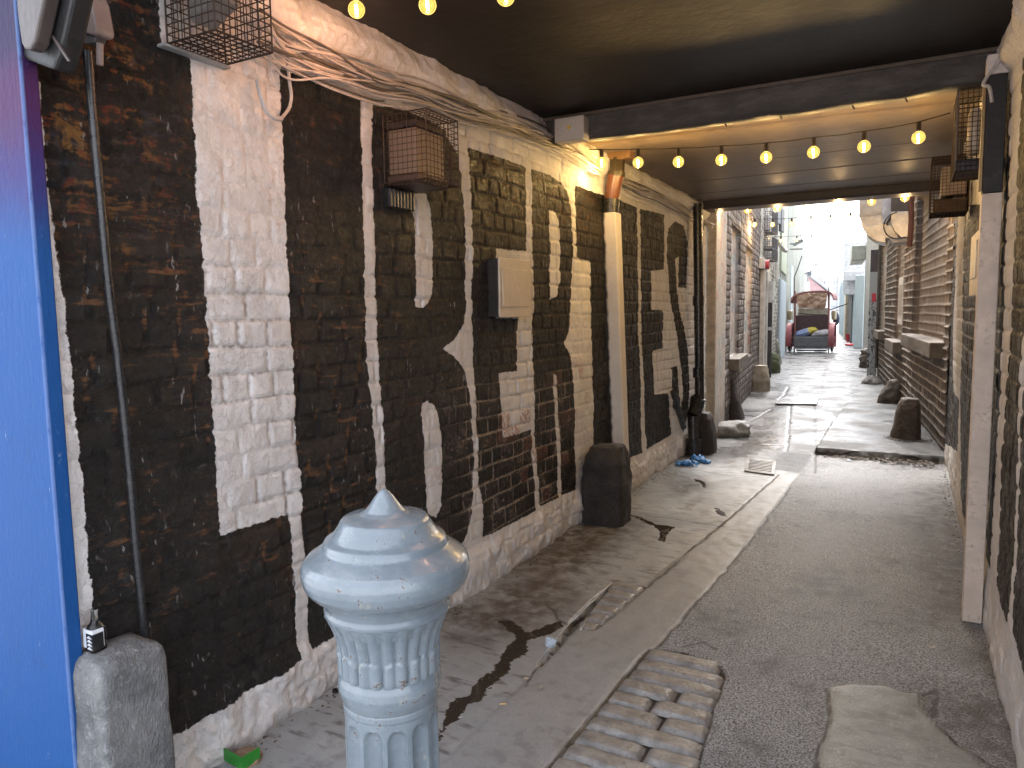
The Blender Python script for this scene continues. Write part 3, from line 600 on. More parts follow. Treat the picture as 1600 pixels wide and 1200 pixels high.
# red gable, chimney, far blocks closing the view, colours lightened in place of haze
ce = on_y(1277, 446, 95); rh = thing('gable_house', 'far small house with a red gable and a stone chimney above the cart roof', 'building', (ce[0], 95, 0))
zc = ce[2]; MB().box(ce[0]-3.4, ce[0]+1.0, 95.05, 101, 0, zc-1.2).build('wall', paint('pale_house', (.6, .58, .56), .7), rh)
m = MB(); gw = 1.0
m.prism([(ce[0]-3.4, 95, zc-1.19), (ce[0]+gw, 95, zc-1.19), (ce[0]+gw, 95, zc-.7), (ce[0]-1.4, 95, zc+1.5), (ce[0]-3.4, 95, zc+.4)], (0, 6, 0)); m.build('gable', paint('red_gable', (.6, .38, .37), .7), rh)
m = MB(); m.prism([(ce[0]+gw+.6, 94.8, zc-1.0), (ce[0]+gw+.6, 94.8, zc-.65), (ce[0]-1.4, 94.8, zc+1.85), (ce[0]-1.4, 94.8, zc+1.5)], (0, 6.4, 0)); m.build('roof', paint('pale_roof', (.5, .5, .5), .6), rh)
q = on_y(1275, 437, 96); MB().box(q[0]-.85, q[0]+.85, 96, 97.2, zc, on_y(1275, 430, 96)[2]).build('chimney', paint('chimney_stone', (.5, .47, .43), .8), rh)
m = MB(); q = on_y(1286, 445, 97); m.box(q[0]-.3, q[0]+.3, 97, 97.6, zc-1, on_y(1286, 438, 97)[2]); m.build('flue', paint('flue_grey', (.4, .4, .42), .6), rh)
eb = thing('tower_block', 'pale hazy apartment block closing the far end of the alley', 'building', (-14, 190, 0))
pa = on_y(1296, 448, 190); pb = on_y(1330, 448, 190)
MB().box(pa[0], pb[0], 190, 200, 0, pa[2]).build('wall', paint('hazy_white', (.68, .68, .68), .7), eb)
for k in range(6):
    MB().box(pa[0]+.4, pb[0]-.4, 189.8, 190.1, 2+k*2.6-.0, 3+k*2.6).build('window_band', paint('hazy_band', (.62, .63, .64), .4), eb)
# -- right side further on
rb2 = thing('grey_building', 'grey rendered building with pale blue corner and small canopy further along the right side', 'building')
r3a = R2B; r3c = tuple(on_z(1345, 548)[:2])
facade(rb2, r3a, r3c, .05, ul((1348, 545), r3a, r3c)[0], 5.2, cladding('grey_render', (.33, .31, .28), 0, .7, (.12, .1, .08)), 0, -1, d0=-3)
u, z = ul((1350, 405), r3a, r3c); m = MB(); slab_along(m, r3a, r3c, u-1.5, u+1.5, z-.1, z+.35, 0, .4, -1); m.build('gutter_box', paint('gutter_pale', (.42, .42, .38), .6), rb2, bevel=.02)
pl = on_z(1333, 544); pr = on_z(1344, 545)
m = MB(); zt = on_y(1338, 430, pl[1])[2]; m.box(pl[0], pr[0]+.05, pl[1], pl[1]+.8, 0, zt); m.build('blue_pier', cladding('pier_blue', (.42, .50, .52), .4), rb2, bevel=.02)
zt2 = on_y(1325, 425, pl[1]+2)[2]; q = on_y(1322, 436, pl[1]+2)
m = MB(); m.box(q[0], pl[0]+.25, pl[1]+1, pl[1]+4, q[2]-.1, zt2); m.build('canopy', paint('canopy_grey', (.62, .62, .64), .5), rb2, bevel=.02)
q = on_y(1331, 415, pl[1]+3); m = MB(); m.box(q[0]-.3, q[0]+2.5, pl[1]+3, pl[1]+9, 2, q[2]+.9); m.build('upper_wall', paint('upper_grey', (.62, .62, .63), .7), rb2)  # canopy and upper wall greys lightened in place of haze
rb3 = thing('blue_shed', 'pale blue panelled shed with a dark doorway at the far right end of the alley', 'building')
qa = on_z(1333, 538); qb = on_z(1311, 521)
r4a, r4c = tuple(qa[:2]), tuple(qb[:2]); Ls = math.hypot(qa[0]-qb[0], qa[1]-qb[1])
facade(rb3, r4a, r4c, 0, Ls, on_line(1318, 440, r4a, r4c)[2], cladding('shed_blue', (.46, .56, .62), .5), 1.2, -1)
m = MB(); slab_along(m, r4a, r4c, 1, 4.2, 0, 3., 0, .03, -1); m.build('doorway', paint('dark_void', (.03, .03, .03), .6), rb3)
m = MB(); slab_along(m, r4a, r4c, 4.3, 5.6, 0, 3.3, 0, .12, -1); m.build('timber_jamb', paint('timber', (.42, .36, .27), .6), rb3)

# grey steel post by the brick wall, with scribbles and a red sticker
pz = on_z(1361, 588); gp = thing('steel_post', 'tall grey steel post with scribbled graffiti and a red sticker against the right hand brick', 'post', tuple(pz))
zt = on_y(1362, 425, pz[1])[2]; zk = on_y(1362, 390, pz[1])[2]
b = NB('scribbled_grey'); gn = b.step(b.noise(5, 3, .7, b.mapv((1, 1, .6)), dist=3), .52, .57); gz = b.xyz(2)
gcol = b.mix(b.mul(gn, b.step(gz, 1.75, 1.55)), (.34, .37, .38), (.035, .04, .06)); grey_s = b.fin(gcol, .5)
MB().box(pz[0]-.085, pz[0]+.085, pz[1], pz[1]+.14, 0, zt).build('lower_post', grey_s, gp, bevel=.008)
MB().box(pz[0]-.08, pz[0]+.08, pz[1]+.005, pz[1]+.135, zt+.002, zk).build('upper_post', paint('post_dark', (.05, .045, .05), .5), gp, bevel=.008)
zz = on_y(1362, 465, pz[1])[2]; MB().box(pz[0]-.035, pz[0]+.045, pz[1]-.004, pz[1]-.001, zz-.09, zz+.09).build('sticker', paint('sticker_red', (.55, .04, .07), .5), gp)

# ventilation duct on the right above the alley
dm = NB('galvanised'); dn = dm.noise(6, 4, .6); dn2 = dm.noise(60, 3)
duct_m = dm.fin(dm.mix(dm.step(dn, .35, .7), (.40, .37, .33), (.55, .51, .45)), dm.addm(dm.mul(dn2, .2), .28), .85, dm.bump(dn, .01))
du = thing('ventilation_duct', 'galvanised ventilation duct with a rounded elbow hanging over the right side of the alley', 'duct')
YD = 10.4
pts = [(1342,290),(1386,290),(1386,352),(1384,380),(1368,377),(1355,368),(1347,354),(1343,335)]
MB().prism([on_y(x, y, YD) for x, y in pts], (0, .55, 0)).build('elbow', duct_m, du, bevel=.008)
pts = [(1342,333),(1388,328),(1388,333),(1342,338)]
MB().prism([on_y(x, y, YD-.012) for x, y in pts], (0, .57, 0)).build('seam', duct_m, du)
pts = [(1392,331),(1420,330),(1421,370),(1408,371),(1398,362),(1392,348)]
MB().prism([on_y(x, y, YD-.3) for x, y in pts], (0, .5, 0)).build('side_box', duct_m, du, bevel=.006)
pts = [(1393,285),(1424,285),(1421,330),(1392,332)]
MB().prism([on_y(x, y, YD-.27) for x, y in pts], (0, .5, 0)).build('upper_box', paint('duct_dark', (.09, .08, .075), .4, .5), du, bevel=.006)
pts = [(1384,292),(1394,300),(1393,336),(1385,348),(1379,349),(1377,330)]
MB().prism([on_y(x, y, YD-.1) for x, y in pts], (0, .3, 0)).build('lagging', paint('lagging_white', (.62, .63, .66), .45, var=.3), du, bevel=.01)
pts = [(1384,352),(1396,352),(1402,362),(1404,372),(1384,372)]
MB().prism([on_y(x, y, YD-.05) for x, y in pts], (0, .4, 0)).build('spigot', duct_m, du, bevel=.006)
pts = [(1388,372),(1422,371),(1418,378),(1394,380)]
MB().prism([on_y(x, y, YD-.28) for x, y in pts], (0, .4, 0)).build('flange', paint('flange_grey', (.25, .25, .26), .4, .6), du, bevel=.004)
c0 = on_y(1404, 352, YD-.31); MB().tube([(c0[0]+.16*math.cos(t), c0[1], c0[2]+.16*math.sin(t)) for t in np.linspace(1.7, 5.2, 16)], .008, 6).build('seam', paint('seam_dark', (.08, .07, .06), .4, .6), du)
MB().tube([on_y(1424, 290, YD-.35), on_y(1424, 345, YD-.33), on_y(1421, 385, YD-.3)], .03, 8).build('bracket', paint('bracket_rust', (.16, .06, .04), .7), du)

sb = thing('rear_sky_blocker', 'plain unseen building added behind the viewpoint to cut the sky light', 'building')
MB().box(-30, 30, -24, -14, 0, 4.2).build('wall', paint('sky_blocker_grey', (.5, .5, .5), .7), sb)  # unseen building, added and sized to cut sky light from behind
# ------------------------------------------------------------------ blue pillar at the near left
bb = NB('blue_purple_coat'); z = bb.xyz(2); n1 = bb.noise(3, 4, .6); n2 = bb.noise(60, 4, .7, bb.mapv((1, 1, .35)))
bz = bb.addm(z, bb.mul(bb.addm(n1, -.5), .25))
bcol = bb.mix(bb.step(bz, 1.60, 1.86), (.006, .062, .22), (.03, .022, .12)); bcol = bb.mix(bb.step(bz, 1.84, 2.0), bcol, (.05, .012, .068)); bcol = bb.mix(bb.step(bz, 2.03, 2.16), bcol, (.016, .008, .05))  # blue below, changing through purple to dark violet with height
bcol = bb.mix(bb.mul(bb.step(n2, .66, .76), .35), bcol, (.35, .45, .62))
sc_ = bb.mul(bb.step(bb.noise(34, 5, .8, bb.mapv((1, 1, .22)), .6), .645, .69), bb.step(bb.noise(2.2, 2), .45, .58)); bcol = bb.mix(bb.mul(sc_, .6), bcol, (.28, .33, .42))
bcol = bb.mix(bb.mul(bb.step(bb.noise(5, 5, .7), .55, .75), .35), bcol, (.01, .03, .10))
bcol = bb.mix(bb.mul(bb.mul(bb.step(bb.xyz(0), .366, .371), bb.step(bb.xyz(1), .009, .004)), bb.step(n2, .3, .5, .3, .8)), bcol, (.10, .16, .34))  # paler strip painted along the front corner as its highlight
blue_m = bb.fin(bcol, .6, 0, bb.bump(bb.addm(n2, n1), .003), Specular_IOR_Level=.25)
PF = on_x(64, 520, -1.925); y_f, y_b = PF[1], on_x(92, 520, -1.925)[1]
bp = thing('blue_pillar', 'smooth blue painted pillar turning purple towards the top on the near left', 'pillar', (-2.3, y_f, 0))
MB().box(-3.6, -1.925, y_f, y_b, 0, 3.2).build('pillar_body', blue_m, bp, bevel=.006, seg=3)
MB().box(-3.6, -2.02, y_b+.001, 1.3, 0, 3.0).build('pillar_core', paint('pillar_core', (.2, .2, .2), .8), bp)

# ------------------------------------------------------------------ stones
def stone_mat(name, c1, c2, moss=0., rough=.75, wet=.0):
    b = NB(name); n1 = b.noise(7, 5, .62); n2 = b.noise(38, 5, .68); n3 = b.noise(150, 3, .6)
    col = b.mix(b.step(n1, .36, .64), c1, c2); col = b.mix(b.mul(b.step(n2, .52, .72), .5), col, tuple(min(.7, x*1.9+.02) for x in c2))
    col = b.mix(b.mul(b.step(n3, .64, .72), .45), col, (.45, .43, .4))
    if moss: col = b.mix(b.mul(b.step(b.addm(n1, b.mul(b.xyz(2), .25)), .42, .62), moss), col, (.07, .10, .03))
    return b.fin(col, b.addm(b.mul(n2, .3), rough-.2), 0, b.bump(b.addm(n2, b.mul(n3, .4)), .014))
def stone(name, label, c, prof, mat, group=None, rz=0, seed=0, sq=4., lump=.02, n=40, lean=(0, 0), cat='stone guard', tilt=None):
    """prof: (half width x, half depth y, z) rings bottom to top; rounded-square section"""
    m = MB(); v = []; P = []
    for a, b_ in zip(prof[:-1], prof[1:]):
        k = max(2, int(abs(b_[2]-a[2])/.02)) if a[2] != b_[2] else 3
        for i in range(k): P.append([a[j]+(b_[j]-a[j])*i/k for j in range(3)])
    P.append(list(prof[-1])); P.append([prof[-1][0]*.55, prof[-1][1]*.55, prof[-1][2]+.008]); P.append([.004, .004, prof[-1][2]+.010])
    H = prof[-1][2]
    for hx, hy, z in P:
        for i in range(n):
            t = 2*math.pi*i/n; cs, sn = math.cos(t), math.sin(t); q = (abs(cs)**sq+abs(sn)**sq)**(-1/sq)
            p = Vector((hx*q*cs, hy*q*sn, z)); s = Vector((p.x*4, p.y*4, p.z*4+seed*7.3))
            d = lump*mn.fractal(s, .8, 2.1, 3)+lump*.35*mn.noise(s*5)
            k = 1+d/max(.05, math.hypot(p.x, p.y))
            v.append((p.x*k+lean[0]*z/H, p.y*k+lean[1]*z/H, p.z+(.5*d if z > H*.7 else 0)))
    r = len(P); f = [(j*n+i, j*n+(i+1) % n, (j+1)*n+(i+1) % n, (j+1)*n+i) for j in range(r-1) for i in range(n)]+[tuple(range(n))[::-1], tuple(range((r-1)*n, r*n))]
    m.add(v, f); o = m.build(name, mat, smooth=True); o.location = c; o.rotation_euler[2] = rz
    if tilt: o.rotation_euler[0], o.rotation_euler[1] = tilt
    return tag(o, label, cat, group)
dk = stone_mat('black_painted_stone', (.012, .010, .009), (.03, .024, .021), rough=.6)
g1 = stone_mat('grey_granite', (.09, .092, .095), (.19, .19, .19), rough=.7)
br_ = stone_mat('brown_stone', (.05, .038, .03), (.10, .08, .065), rough=.6)
pale = stone_mat('pale_stone', (.22, .195, .15), (.34, .30, .235), rough=.7)
mossy = stone_mat('mossy_stone', (.12, .12, .09), (.2, .2, .16), moss=.9)
wetrock = stone_mat('wet_rock', (.13, .13, .13), (.24, .24, .235), rough=.5)
# near left block of granite: sits against wall and pillar
fx0, fx1 = on_y(118, 1180, 1.02)[0], on_y(266, 1180, 1.02)[0]; zt = on_y(200, 1020, 1.06)[2]; SW = (fx1-fx0)/2
zt = .545
stone('stone_guard', 'rough grey granite block at the foot of the blue pillar with a bottle on top', (-1.882, 1.15, 0), [(.086, .104, -.02), (.084, .101, zt*.5), (.082, .097, zt-.04), (.077, .090, zt-.01), (.068, .080, zt+.004)], g1, seed=1, sq=12, lump=.006, n=90)
STONE_TOP = zt
GUARDS = 'stone wheel guards along the alley walls'
def st_at(px, py): return on_z(px, py)
c = st_at(938, 822); ht = on_y(942, 697, c[1]+.1)[2]
stone('stone_guard', 'stout black painted stone standing in front of the white pipe casing', (c[0], c[1]+.13, 0), [(.150, .15, -.02), (.152, .15, ht*.55), (.145, .14, ht*.8), (.13, .125, ht-.05), (.105, .10, ht)], dk, GUARDS, seed=2, sq=4.5, lump=.018, n=60)
c = st_at(1099, 709); ht = on_y(1099, 645, c[1]+.1)[2]
stone('stone_guard', 'black painted stone with a rounded top beside the black waste pipe', (c[0], c[1]+.12, 0), [(.10, .12, -.02), (.098, .12, ht*.6), (.085, .1, ht*.85), (.06, .07, ht)], dk, GUARDS, seed=3, sq=4, lump=.01, lean=(-.03, 0))
c = st_at(1141, 656); ht = on_y(1134, 584, c[1]+.1)[2]
stone('stone_guard', 'tall tapering dark brown stone leaning on the rendered corner', (c[0], c[1]+.12, 0), [(.155, .14, -.02), (.13, .12, ht*.3), (.095, .09, ht*.65), (.06, .06, ht*.92), (.035, .04, ht)], dk, GUARDS, seed=4, sq=4, lump=.012, lean=(-.09, .03))
c = st_at(1135, 684); stone('boulder', 'low pale wet boulder lying on the wet paving by the dark tapering stone', (c[0]-.02, c[1]+.24, 0), [(.21, .20, -.02), (.23, .22, .04), (.205, .20, .11), (.15, .15, .145)], wetrock, seed=5, sq=3, lump=.05, rz=.4, cat='boulder')
c = st_at(1185, 612); ht = on_y(1184, 571, c[1]+.1)[2]
stone('stone_guard', 'pale buff squared stone with a chipped top beside the cream building', (c[0], c[1]+.16, 0), [(.155, .15, -.02), (.15, .145, ht*.4), (.125, .125, ht*.8), (.105, .1, ht)], pale, GUARDS, seed=6, sq=4, lump=.02)
c = st_at(1205, 583); ht = on_y(1203, 552, c[1]+.1)[2]
stone('stone_guard', 'green mossy rounded stone by the cream wall', (c[0], c[1]+.2, 0), [(.17, .16, -.02), (.17, .16, ht*.4), (.14, .13, ht*.75), (.08, .08, ht)], mossy, GUARDS, seed=7, sq=3, lump=.03)
c = st_at(1212, 569); ht = on_y(1208, 531, c[1]+.1)[2]
stone('stone_guard', 'narrow lichen grey stone behind the mossy one', (c[0], c[1]+.2, 0), [(.11, .12, -.02), (.10, .11, ht*.5), (.08, .08, ht*.85), (.05, .05, ht)], stone_mat('lichen_stone', (.2, .2, .17), (.33, .34, .29)), GUARDS, seed=8, sq=3.5, lump=.02, lean=(-.05, 0))
c = st_at(1414, 697); ht = on_y(1416, 623, c[1]+.1)[2]
stone('stone_guard', 'tall brown tapering stone with leaves round its foot by the pointed brick wall', (c[0], c[1]+.15, 0), [(.165, .15, -.02), (.14, .135, ht*.2), (.12, .12, ht*.55), (.108, .11, ht*.85), (.085, .085, ht)], br_, GUARDS, seed=9, sq=3.5, lump=.015, lean=(.03, 0))
c = st_at(1388, 632); ht = on_y(1392, 594, c[1]+.1)[2]
stone('stone_guard', 'shorter leaning brown stone behind the tall one on the right', (c[0], c[1]+.17, 0), [(.18, .16, -.02), (.165, .15, ht*.3), (.13, .13, ht*.65), (.11, .1, ht*.92), (.08, .08, ht)], br_, GUARDS, seed=10, sq=3, lump=.03, lean=(.07, 0))
c = st_at(1361, 601); ht = on_y(1361, 588, c[1]+.1)[2]
stone('boulder', 'low dark conical rock at the foot of the steel post', (c[0], c[1]+.17, 0), [(.2, .17, -.02), (.17, .15, ht*.3), (.09, .09, ht*.8), (.04, .04, ht)], stone_mat('dark_rock', (.05, .047, .044), (.1, .095, .09)), seed=11, sq=2.5, lump=.04, cat='boulder')
c = st_at(1349, 575); ht = on_y(1349, 545, c[1]+.1)[2]
stone('stone_guard', 'knobbly brown rubble stone just beyond the steel post', (c[0]+.05, c[1]+.3, 0), [(.17, .2, -.02), (.15, .2, ht*.3), (.17, .18, ht*.5), (.12, .15, ht*.75), (.14, .12, ht*.92), (.08, .08, ht)], br_, GUARDS, seed=12, sq=3, lump=.05)

# ------------------------------------------------------------------ cast iron bollard
bo = NB('glossy_blue_grey_paint'); n1 = bo.noise(8, 5, .6); n2 = bo.noise(42, 5, .7); n3 = bo.noise(160, 3, .6)
c1 = bo.mix(bo.step(n1, .35, .7), (.138, .167, .19), (.175, .206, .23)); c1 = bo.mix(bo.mul(bo.step(n2, .5, .66), .3), c1, (.22, .255, .28))
c1 = bo.mix(bo.mul(bo.step(bo.noise(26, 2, .5, bo.mapv((1, 1, .5))), .66, .72), .45), c1, (.30, .29, .22))
chipf = bo.step(bo.addm(bo.mul(n2, bo.addm(n3, .45)), bo.mul(bo.addm(n1, -.5), .35)), .64, .68); c1 = bo.mix(bo.mul(chipf, .85), c1, (.11, .065, .04))
bol_m = bo.fin(c1, bo.addm(bo.mul(n2, .22), .12), 0, bo.bump(bo.addm(bo.mul(n1, 1.), bo.mul(n2, .5)), .0035), Coat_Weight=.4, Coat_Roughness=.12)
DB = 1.56
v = ray(604, 885); v = v/F*DB; BX, BY = v[0], v[1]
def bz(py): 
    q = ray(603, py); t = BY/q[1]; return q[2]*t+EYE
def br(wpx): return wpx/2/F*DB
bl = thing('cast_iron_bollard', 'pale blue grey cast iron bollard with a domed cap and fluted shaft in the foreground', 'bollard', (BX, BY, 0))
Z = bz
prof_cap = [(br(160), Z(985)), (br(160), Z(985)), (br(172), Z(966)), (br(186), Z(952)), (br(194), Z(947)), (br(196), Z(941)), (br(190), Z(936)), (br(196), Z(928)), (br(204), Z(921)), (br(214), Z(916)), (br(238), Z(910)), (br(252), Z(901)), (br(259), Z(890)), (br(260), Z(880)), (br(255), Z(871)), (br(243), Z(864)), (br(222), Z(857)), (br(203), Z(851)), (br(194), Z(848)), (br(191), Z(843)), (br(186), Z(838)), (br(168), Z(833)), (br(160), Z(829)), (br(150), Z(822)), (br(141), Z(815)), (br(136), Z(810)), (br(130), Z(807)), (br(112), Z(804.5)), (br(78), Z(801)), (br(62), Z(797)), (br(48), Z(789)), (br(34), Z(779)), (br(22), Z(771)), (br(12), Z(766)), (.001, Z(763))]
def smooth_prof(p, k=5):
    p = np.array(p); s = np.concatenate([[0], np.cumsum(np.hypot(*np.diff(p, axis=0).T))]); t = np.linspace(0, s[-1], len(p)*k)
    return list(zip(np.interp(t, s, p[:, 0]), np.interp(t, s, p[:, 1])))
k0 = 10
MB().lathe(smooth_prof(prof_cap[2:]), (BX, BY, 0), 72).build('cap', bol_m, bl, True)
nose = None
def leaf(r, z, th):
    zz = (Z(1040)-z)/(Z(1040)-Z(952)); k = 12; a = (th*k/(2*math.pi)) % 1
    tip = .50; e = abs(a-.5)*2
    up = max(0, min(1, (zz-.0)/.45)); low = 1 if zz < .46-.14*e*e else 0
    groove = .005*math.exp(-((a-.5)/.10)**2)+.004*math.exp(-((e-1)/.12)**2)
    return r-groove*(1 if .04 < zz < .95 else 0)+(.0065*(1-e**4) if low and zz > .02 else 0)+(.003*math.sqrt(max(0, 1-((e-.45)/.4)**2)) if not low and abs(e-.45) < .4 else 0)
pn = [(br(148), Z(1045)), (br(152), Z(1030)), (br(152), Z(1015)), (br(154), Z(1002)), (br(160), Z(985)), (br(171), Z(967)), (br(185), Z(953)), (br(192), Z(946))]
MB().lathe(smooth_prof(pn, 6), (BX, BY, 0), 168, leaf).build('leaf_collar', bol_m, bl, True)
pr_ = [(br(140), Z(1088)), (br(150), Z(1078)), (br(158), Z(1068)), (br(163), Z(1057)), (br(160), Z(1046)), (br(152), Z(1038)), (br(140), Z(1033))]
MB().lathe(smooth_prof(pr_, 5), (BX, BY, 0), 72).build('ring_moulding', bol_m, bl, True)
pr_ = [(br(140), Z(1096)), (br(149), Z(1090)), (br(149), Z(1082)), (br(142), Z(1074))]
MB().lathe(smooth_prof(pr_, 4), (BX, BY, 0), 72).build('lower_ring', bol_m, bl, True)
ztop = Z(1104)
def flute(r, z, th):
    k = 12; a = (th*k/(2*math.pi)) % 1; e = abs(a-.5)*2/.74
    if e >= 1 or z < .2: return r
    top = ztop-.004-.02*(1-math.sqrt(max(0, 1-e*e)))
    d = .014*math.sqrt(1-e*e)
    return r-d*max(0, min(1, (top-z)/.006+1))
ps = [(br(188), -.01), (br(188), .10), (br(172), .13), (br(168), .18), (br(152), .2)]+[(br(152)-(br(152)-br(146))*i/70, .2+(Z(1098)-.2)*i/70) for i in range(1, 71)]+[(br(146), Z(1090))]
MB().lathe(ps, (BX, BY, 0), 240, flute).build('fluted_shaft', bol_m, bl, True)

# ------------------------------------------------------------------ glass bottle on the granite block
gb = NB('clear_glass'); gb.fin((.93, .95, .92), .03, 0, None, Transmission_Weight=1., IOR=1.45); glass = gb.m
q = on_y(150, 1000, 1.11); bx_, by_, bz_ = q[0], 1.11, STONE_TOP+.012
bt = thing('glass_bottle', 'clear glass bottle with a white and black label standing on the granite block', 'bottle', (bx_, by_, bz_), rz=0)
hb = .115; hw = .022; m = MB()
pf = [(.019, 0), (.021, .004), (.021, .062), (.019, .070), (.010, .080), (.0085, .105), (.0095, .106), (.0095, .114)]
def sqr(r, z, th):
    k = 5. if z < .066 else 2; return r*(abs(math.cos(th))**k+abs(math.sin(th))**k)**(-1/k)
m.lathe(smooth_prof(pf, 3), (bx_, by_, bz_), 40, sqr).build('glass_body', glass, bt, True)
MB().box(bx_-.0215, bx_+.0222, by_-.0222, by_+.01, bz_+.012, bz_+.064).build('label_paper', paint('label_white', (.66, .68, .72), .4, var=.08, dirty=.1), bt, bevel=.001)
MB().box(bx_-.006, bx_+.0232, by_-.0232, by_+.008, bz_+.008, bz_+.054).build('black_label', paint('label_black', (.012, .012, .014), .3), bt, bevel=.001)
mk = MB()
for k in range(4):
    zc = bz_+.0135+k*.0103; x0 = bx_+.0085
    mk.prism([(x0-.009, by_-.0238, zc-.0022), (x0+.011, by_-.0238, zc-.0022), (x0+.010, by_-.0238, zc+.0002), (x0+.005, by_-.0238, zc+.001), (x0+.002, by_-.0238, zc+.0046), (x0-.003, by_-.0238, zc+.0046), (x0-.006, by_-.0238, zc+.001), (x0-.010, by_-.0238, zc-.0002)], (0, .0008, 0))
mk.build('label_marks', paint('mark_white', (.7, .7, .72), .4), bt)
MB().lathe([(.0185, .0015), (.0195, .005), (.0195, .009), (.001, .009)], (bx_, by_, bz_), 24).build('amber_dregs', paint('dregs', (.16, .10, .015), .2), bt, True)

# ------------------------------------------------------------------ fittings on the left wall
def WL(px, py, off=.02): return on_x(px, py, LX+off)
blkpipe = paint('black_pipe', (.02, .02, .022), .28, var=.2, dirt=(.09, .075, .06), dirty=.3)
m = MB(); m.tube([WL(x, y, .035) for x, y in ((137,80),(143,160),(152,260),(163,380),(172,470),(182,540),(193,640),(203,740),(212,850),(220,930),(226,1010))], .0125, 10)
o = m.build('conduit_pipe', blkpipe, smooth=True); tag(o, 'thin black conduit pipe running down the near left brick from the white junction box', 'pipe')
# floodlight pair top left
fl = thing('floodlight', 'dark metal floodlight with a dusty pale glass high on the near left wall', 'floodlight', tuple(on_y(105, 60, 1.06)))
def outl(pts, Y, dy, mb=None): return (mb or MB()).prism([on_y(x, y, Y) for x, y in pts], (0, dy, 0))
outl([(92,-40),(160,-60),(149,0),(134,66),(126,95),(117,117),(110,116),(62,98),(58,80),(76,60)], 1.10, -.05).build('housing', paint('housing_grey', (.017, .016, .0165), .5, .2, var=.15, dirt=(.04, .034, .03)), fl, bevel=.008)
outl([(46,-40),(98,-40),(95,0),(79,72),(72,84),(62,84),(57,74),(51,30)], 1.045, -.035).build('glass_panel', paint('dusty_glass', (.065, .048, .043), .4, var=.15, dirt=(.06, .055, .05)), fl, bevel=.006)
outl([(83,58),(86,56),(112,96),(109,97)], 1.049, -.005).build('rim', paint('rim', (.06, .045, .042), .5), fl)
jb = thing('junction_box', 'small dirty white junction box with a stub pipe at the top of the black conduit', 'junction box', tuple(on_y(158, 35, 1.2)))
ivory = paint('ivory_plastic', (.30, .22, .195), .45, var=.15, dirt=(.2, .17, .15), dirty=.5)
outl([(150,-8),(166,-2),(172,10),(180,55),(178,62),(172,64),(139,53),(137,48)], 1.24, -.05).build('box_body', ivory, jb, bevel=.008)
outl([(140,54),(168,62),(164,72),(150,74),(141,66)], 1.235, -.03).build('gland', paint('gland', (.1, .09, .09), .4), jb, bevel=.004)
MB().tube([on_y(156, 68, 1.215), on_y(156, 102, 1.215)], .009, 10).build('stub_pipe', ivory, jb, True)

rust = paint('rusty_wire', (.045, .026, .018), .65, .3, var=.4, dirt=(.10, .045, .02), dirty=.6)
def wire_cage(root, x0, x1, y0, y1, z0, z1, sp, r, faces, mat):
    m = MB()
    def bar(a, b): m.tube([a, b], r, 4, False)
    def lines(lo, hi): n = max(2, int(round((hi-lo)/sp))); return [lo+(hi-lo)*i/n for i in range(n+1)]
    X, Y, Zs = lines(x0, x1), lines(y0, y1), lines(z0, z1)
    for xx in (x0, x1):
        if ('x0' if xx == x0 else 'x1') in faces:
            for y in Y: bar((xx, y, z0), (xx, y, z1))
            for z in Zs: bar((xx, y0, z), (xx, y1, z))
    for yy in (y0, y1):
        if ('y0' if yy == y0 else 'y1') in faces:
            for x in X: bar((x, yy, z0), (x, yy, z1))
            for z in Zs: bar((x0, yy, z), (x1, yy, z))
    for zz in (z0, z1):
        if ('z0' if zz == z0 else 'z1') in faces:
            for x in X: bar((x, y0, zz), (x, y1, zz))
            for y in Y: bar((x0, y, zz), (x1, y, zz))
    o = m.build('wire_mesh', mat, root)
    f = MB()
    for a in ((x0, x1)): 
        for y in (y0, y1): f.tube([(a, y, z0), (a, y, z1)], r*1.7, 4)
        for z in (z0, z1): f.tube([(a, y0, z), (a, y1, z)], r*1.7, 4)
    for y in (y0, y1):
        for z in (z0, z1): f.tube([(x0, y, z), (x1, y, z)], r*1.7, 4)
    f.build('cage_frame', mat, root); return o
# big cage over the capital L / I gap
pC = on_x(353, 101, LX+.02); zb = pC[2]; pO = on_z(440, 88, zb); pN = on_x(262, 72, LX+.02)
c1_ = thing('wire_cage', 'large rusty wire cage round a grey lamp at the top left beside the first bulb', 'lamp cage', (LX, pC[1], zb))
cy0 = pN[1]; cy1 = pC[1]; cx1 = pO[0]
wire_cage(c1_, LX+.02, cx1, cy0, cy1, zb, CEIL-.03, .027, .0022, ('x0', 'x1', 'y0', 'y1', 'z0'), rust)
MB().box(LX+.0, LX+.03, cy0-.02, cy1+.01, zb-.011, zb-.003).build('ledge', paint('ledge_white', (.33, .32, .31), .6), c1_)
zl = zb+.07; 
MB().prism([(LX+.06, cy0+.05, zl), (cx1-.05, cy0+.05, zl+.05), (cx1-.05, cy0+.05, zl+.17), (LX+.06, cy0+.05, zl+.17)], (0, cy1-cy0-.12, 0)).build('lamp_body', paint('lamp_grey', (.20, .19, .18), .5, var=.2), c1_, bevel=.006)
MB().box(LX+.05, cx1-.035, cy0+.04, cy1-.06, zl+.172, zl+.19).build('lamp_rim', paint('lamp_rim', (.06, .035, .025), .6), c1_)
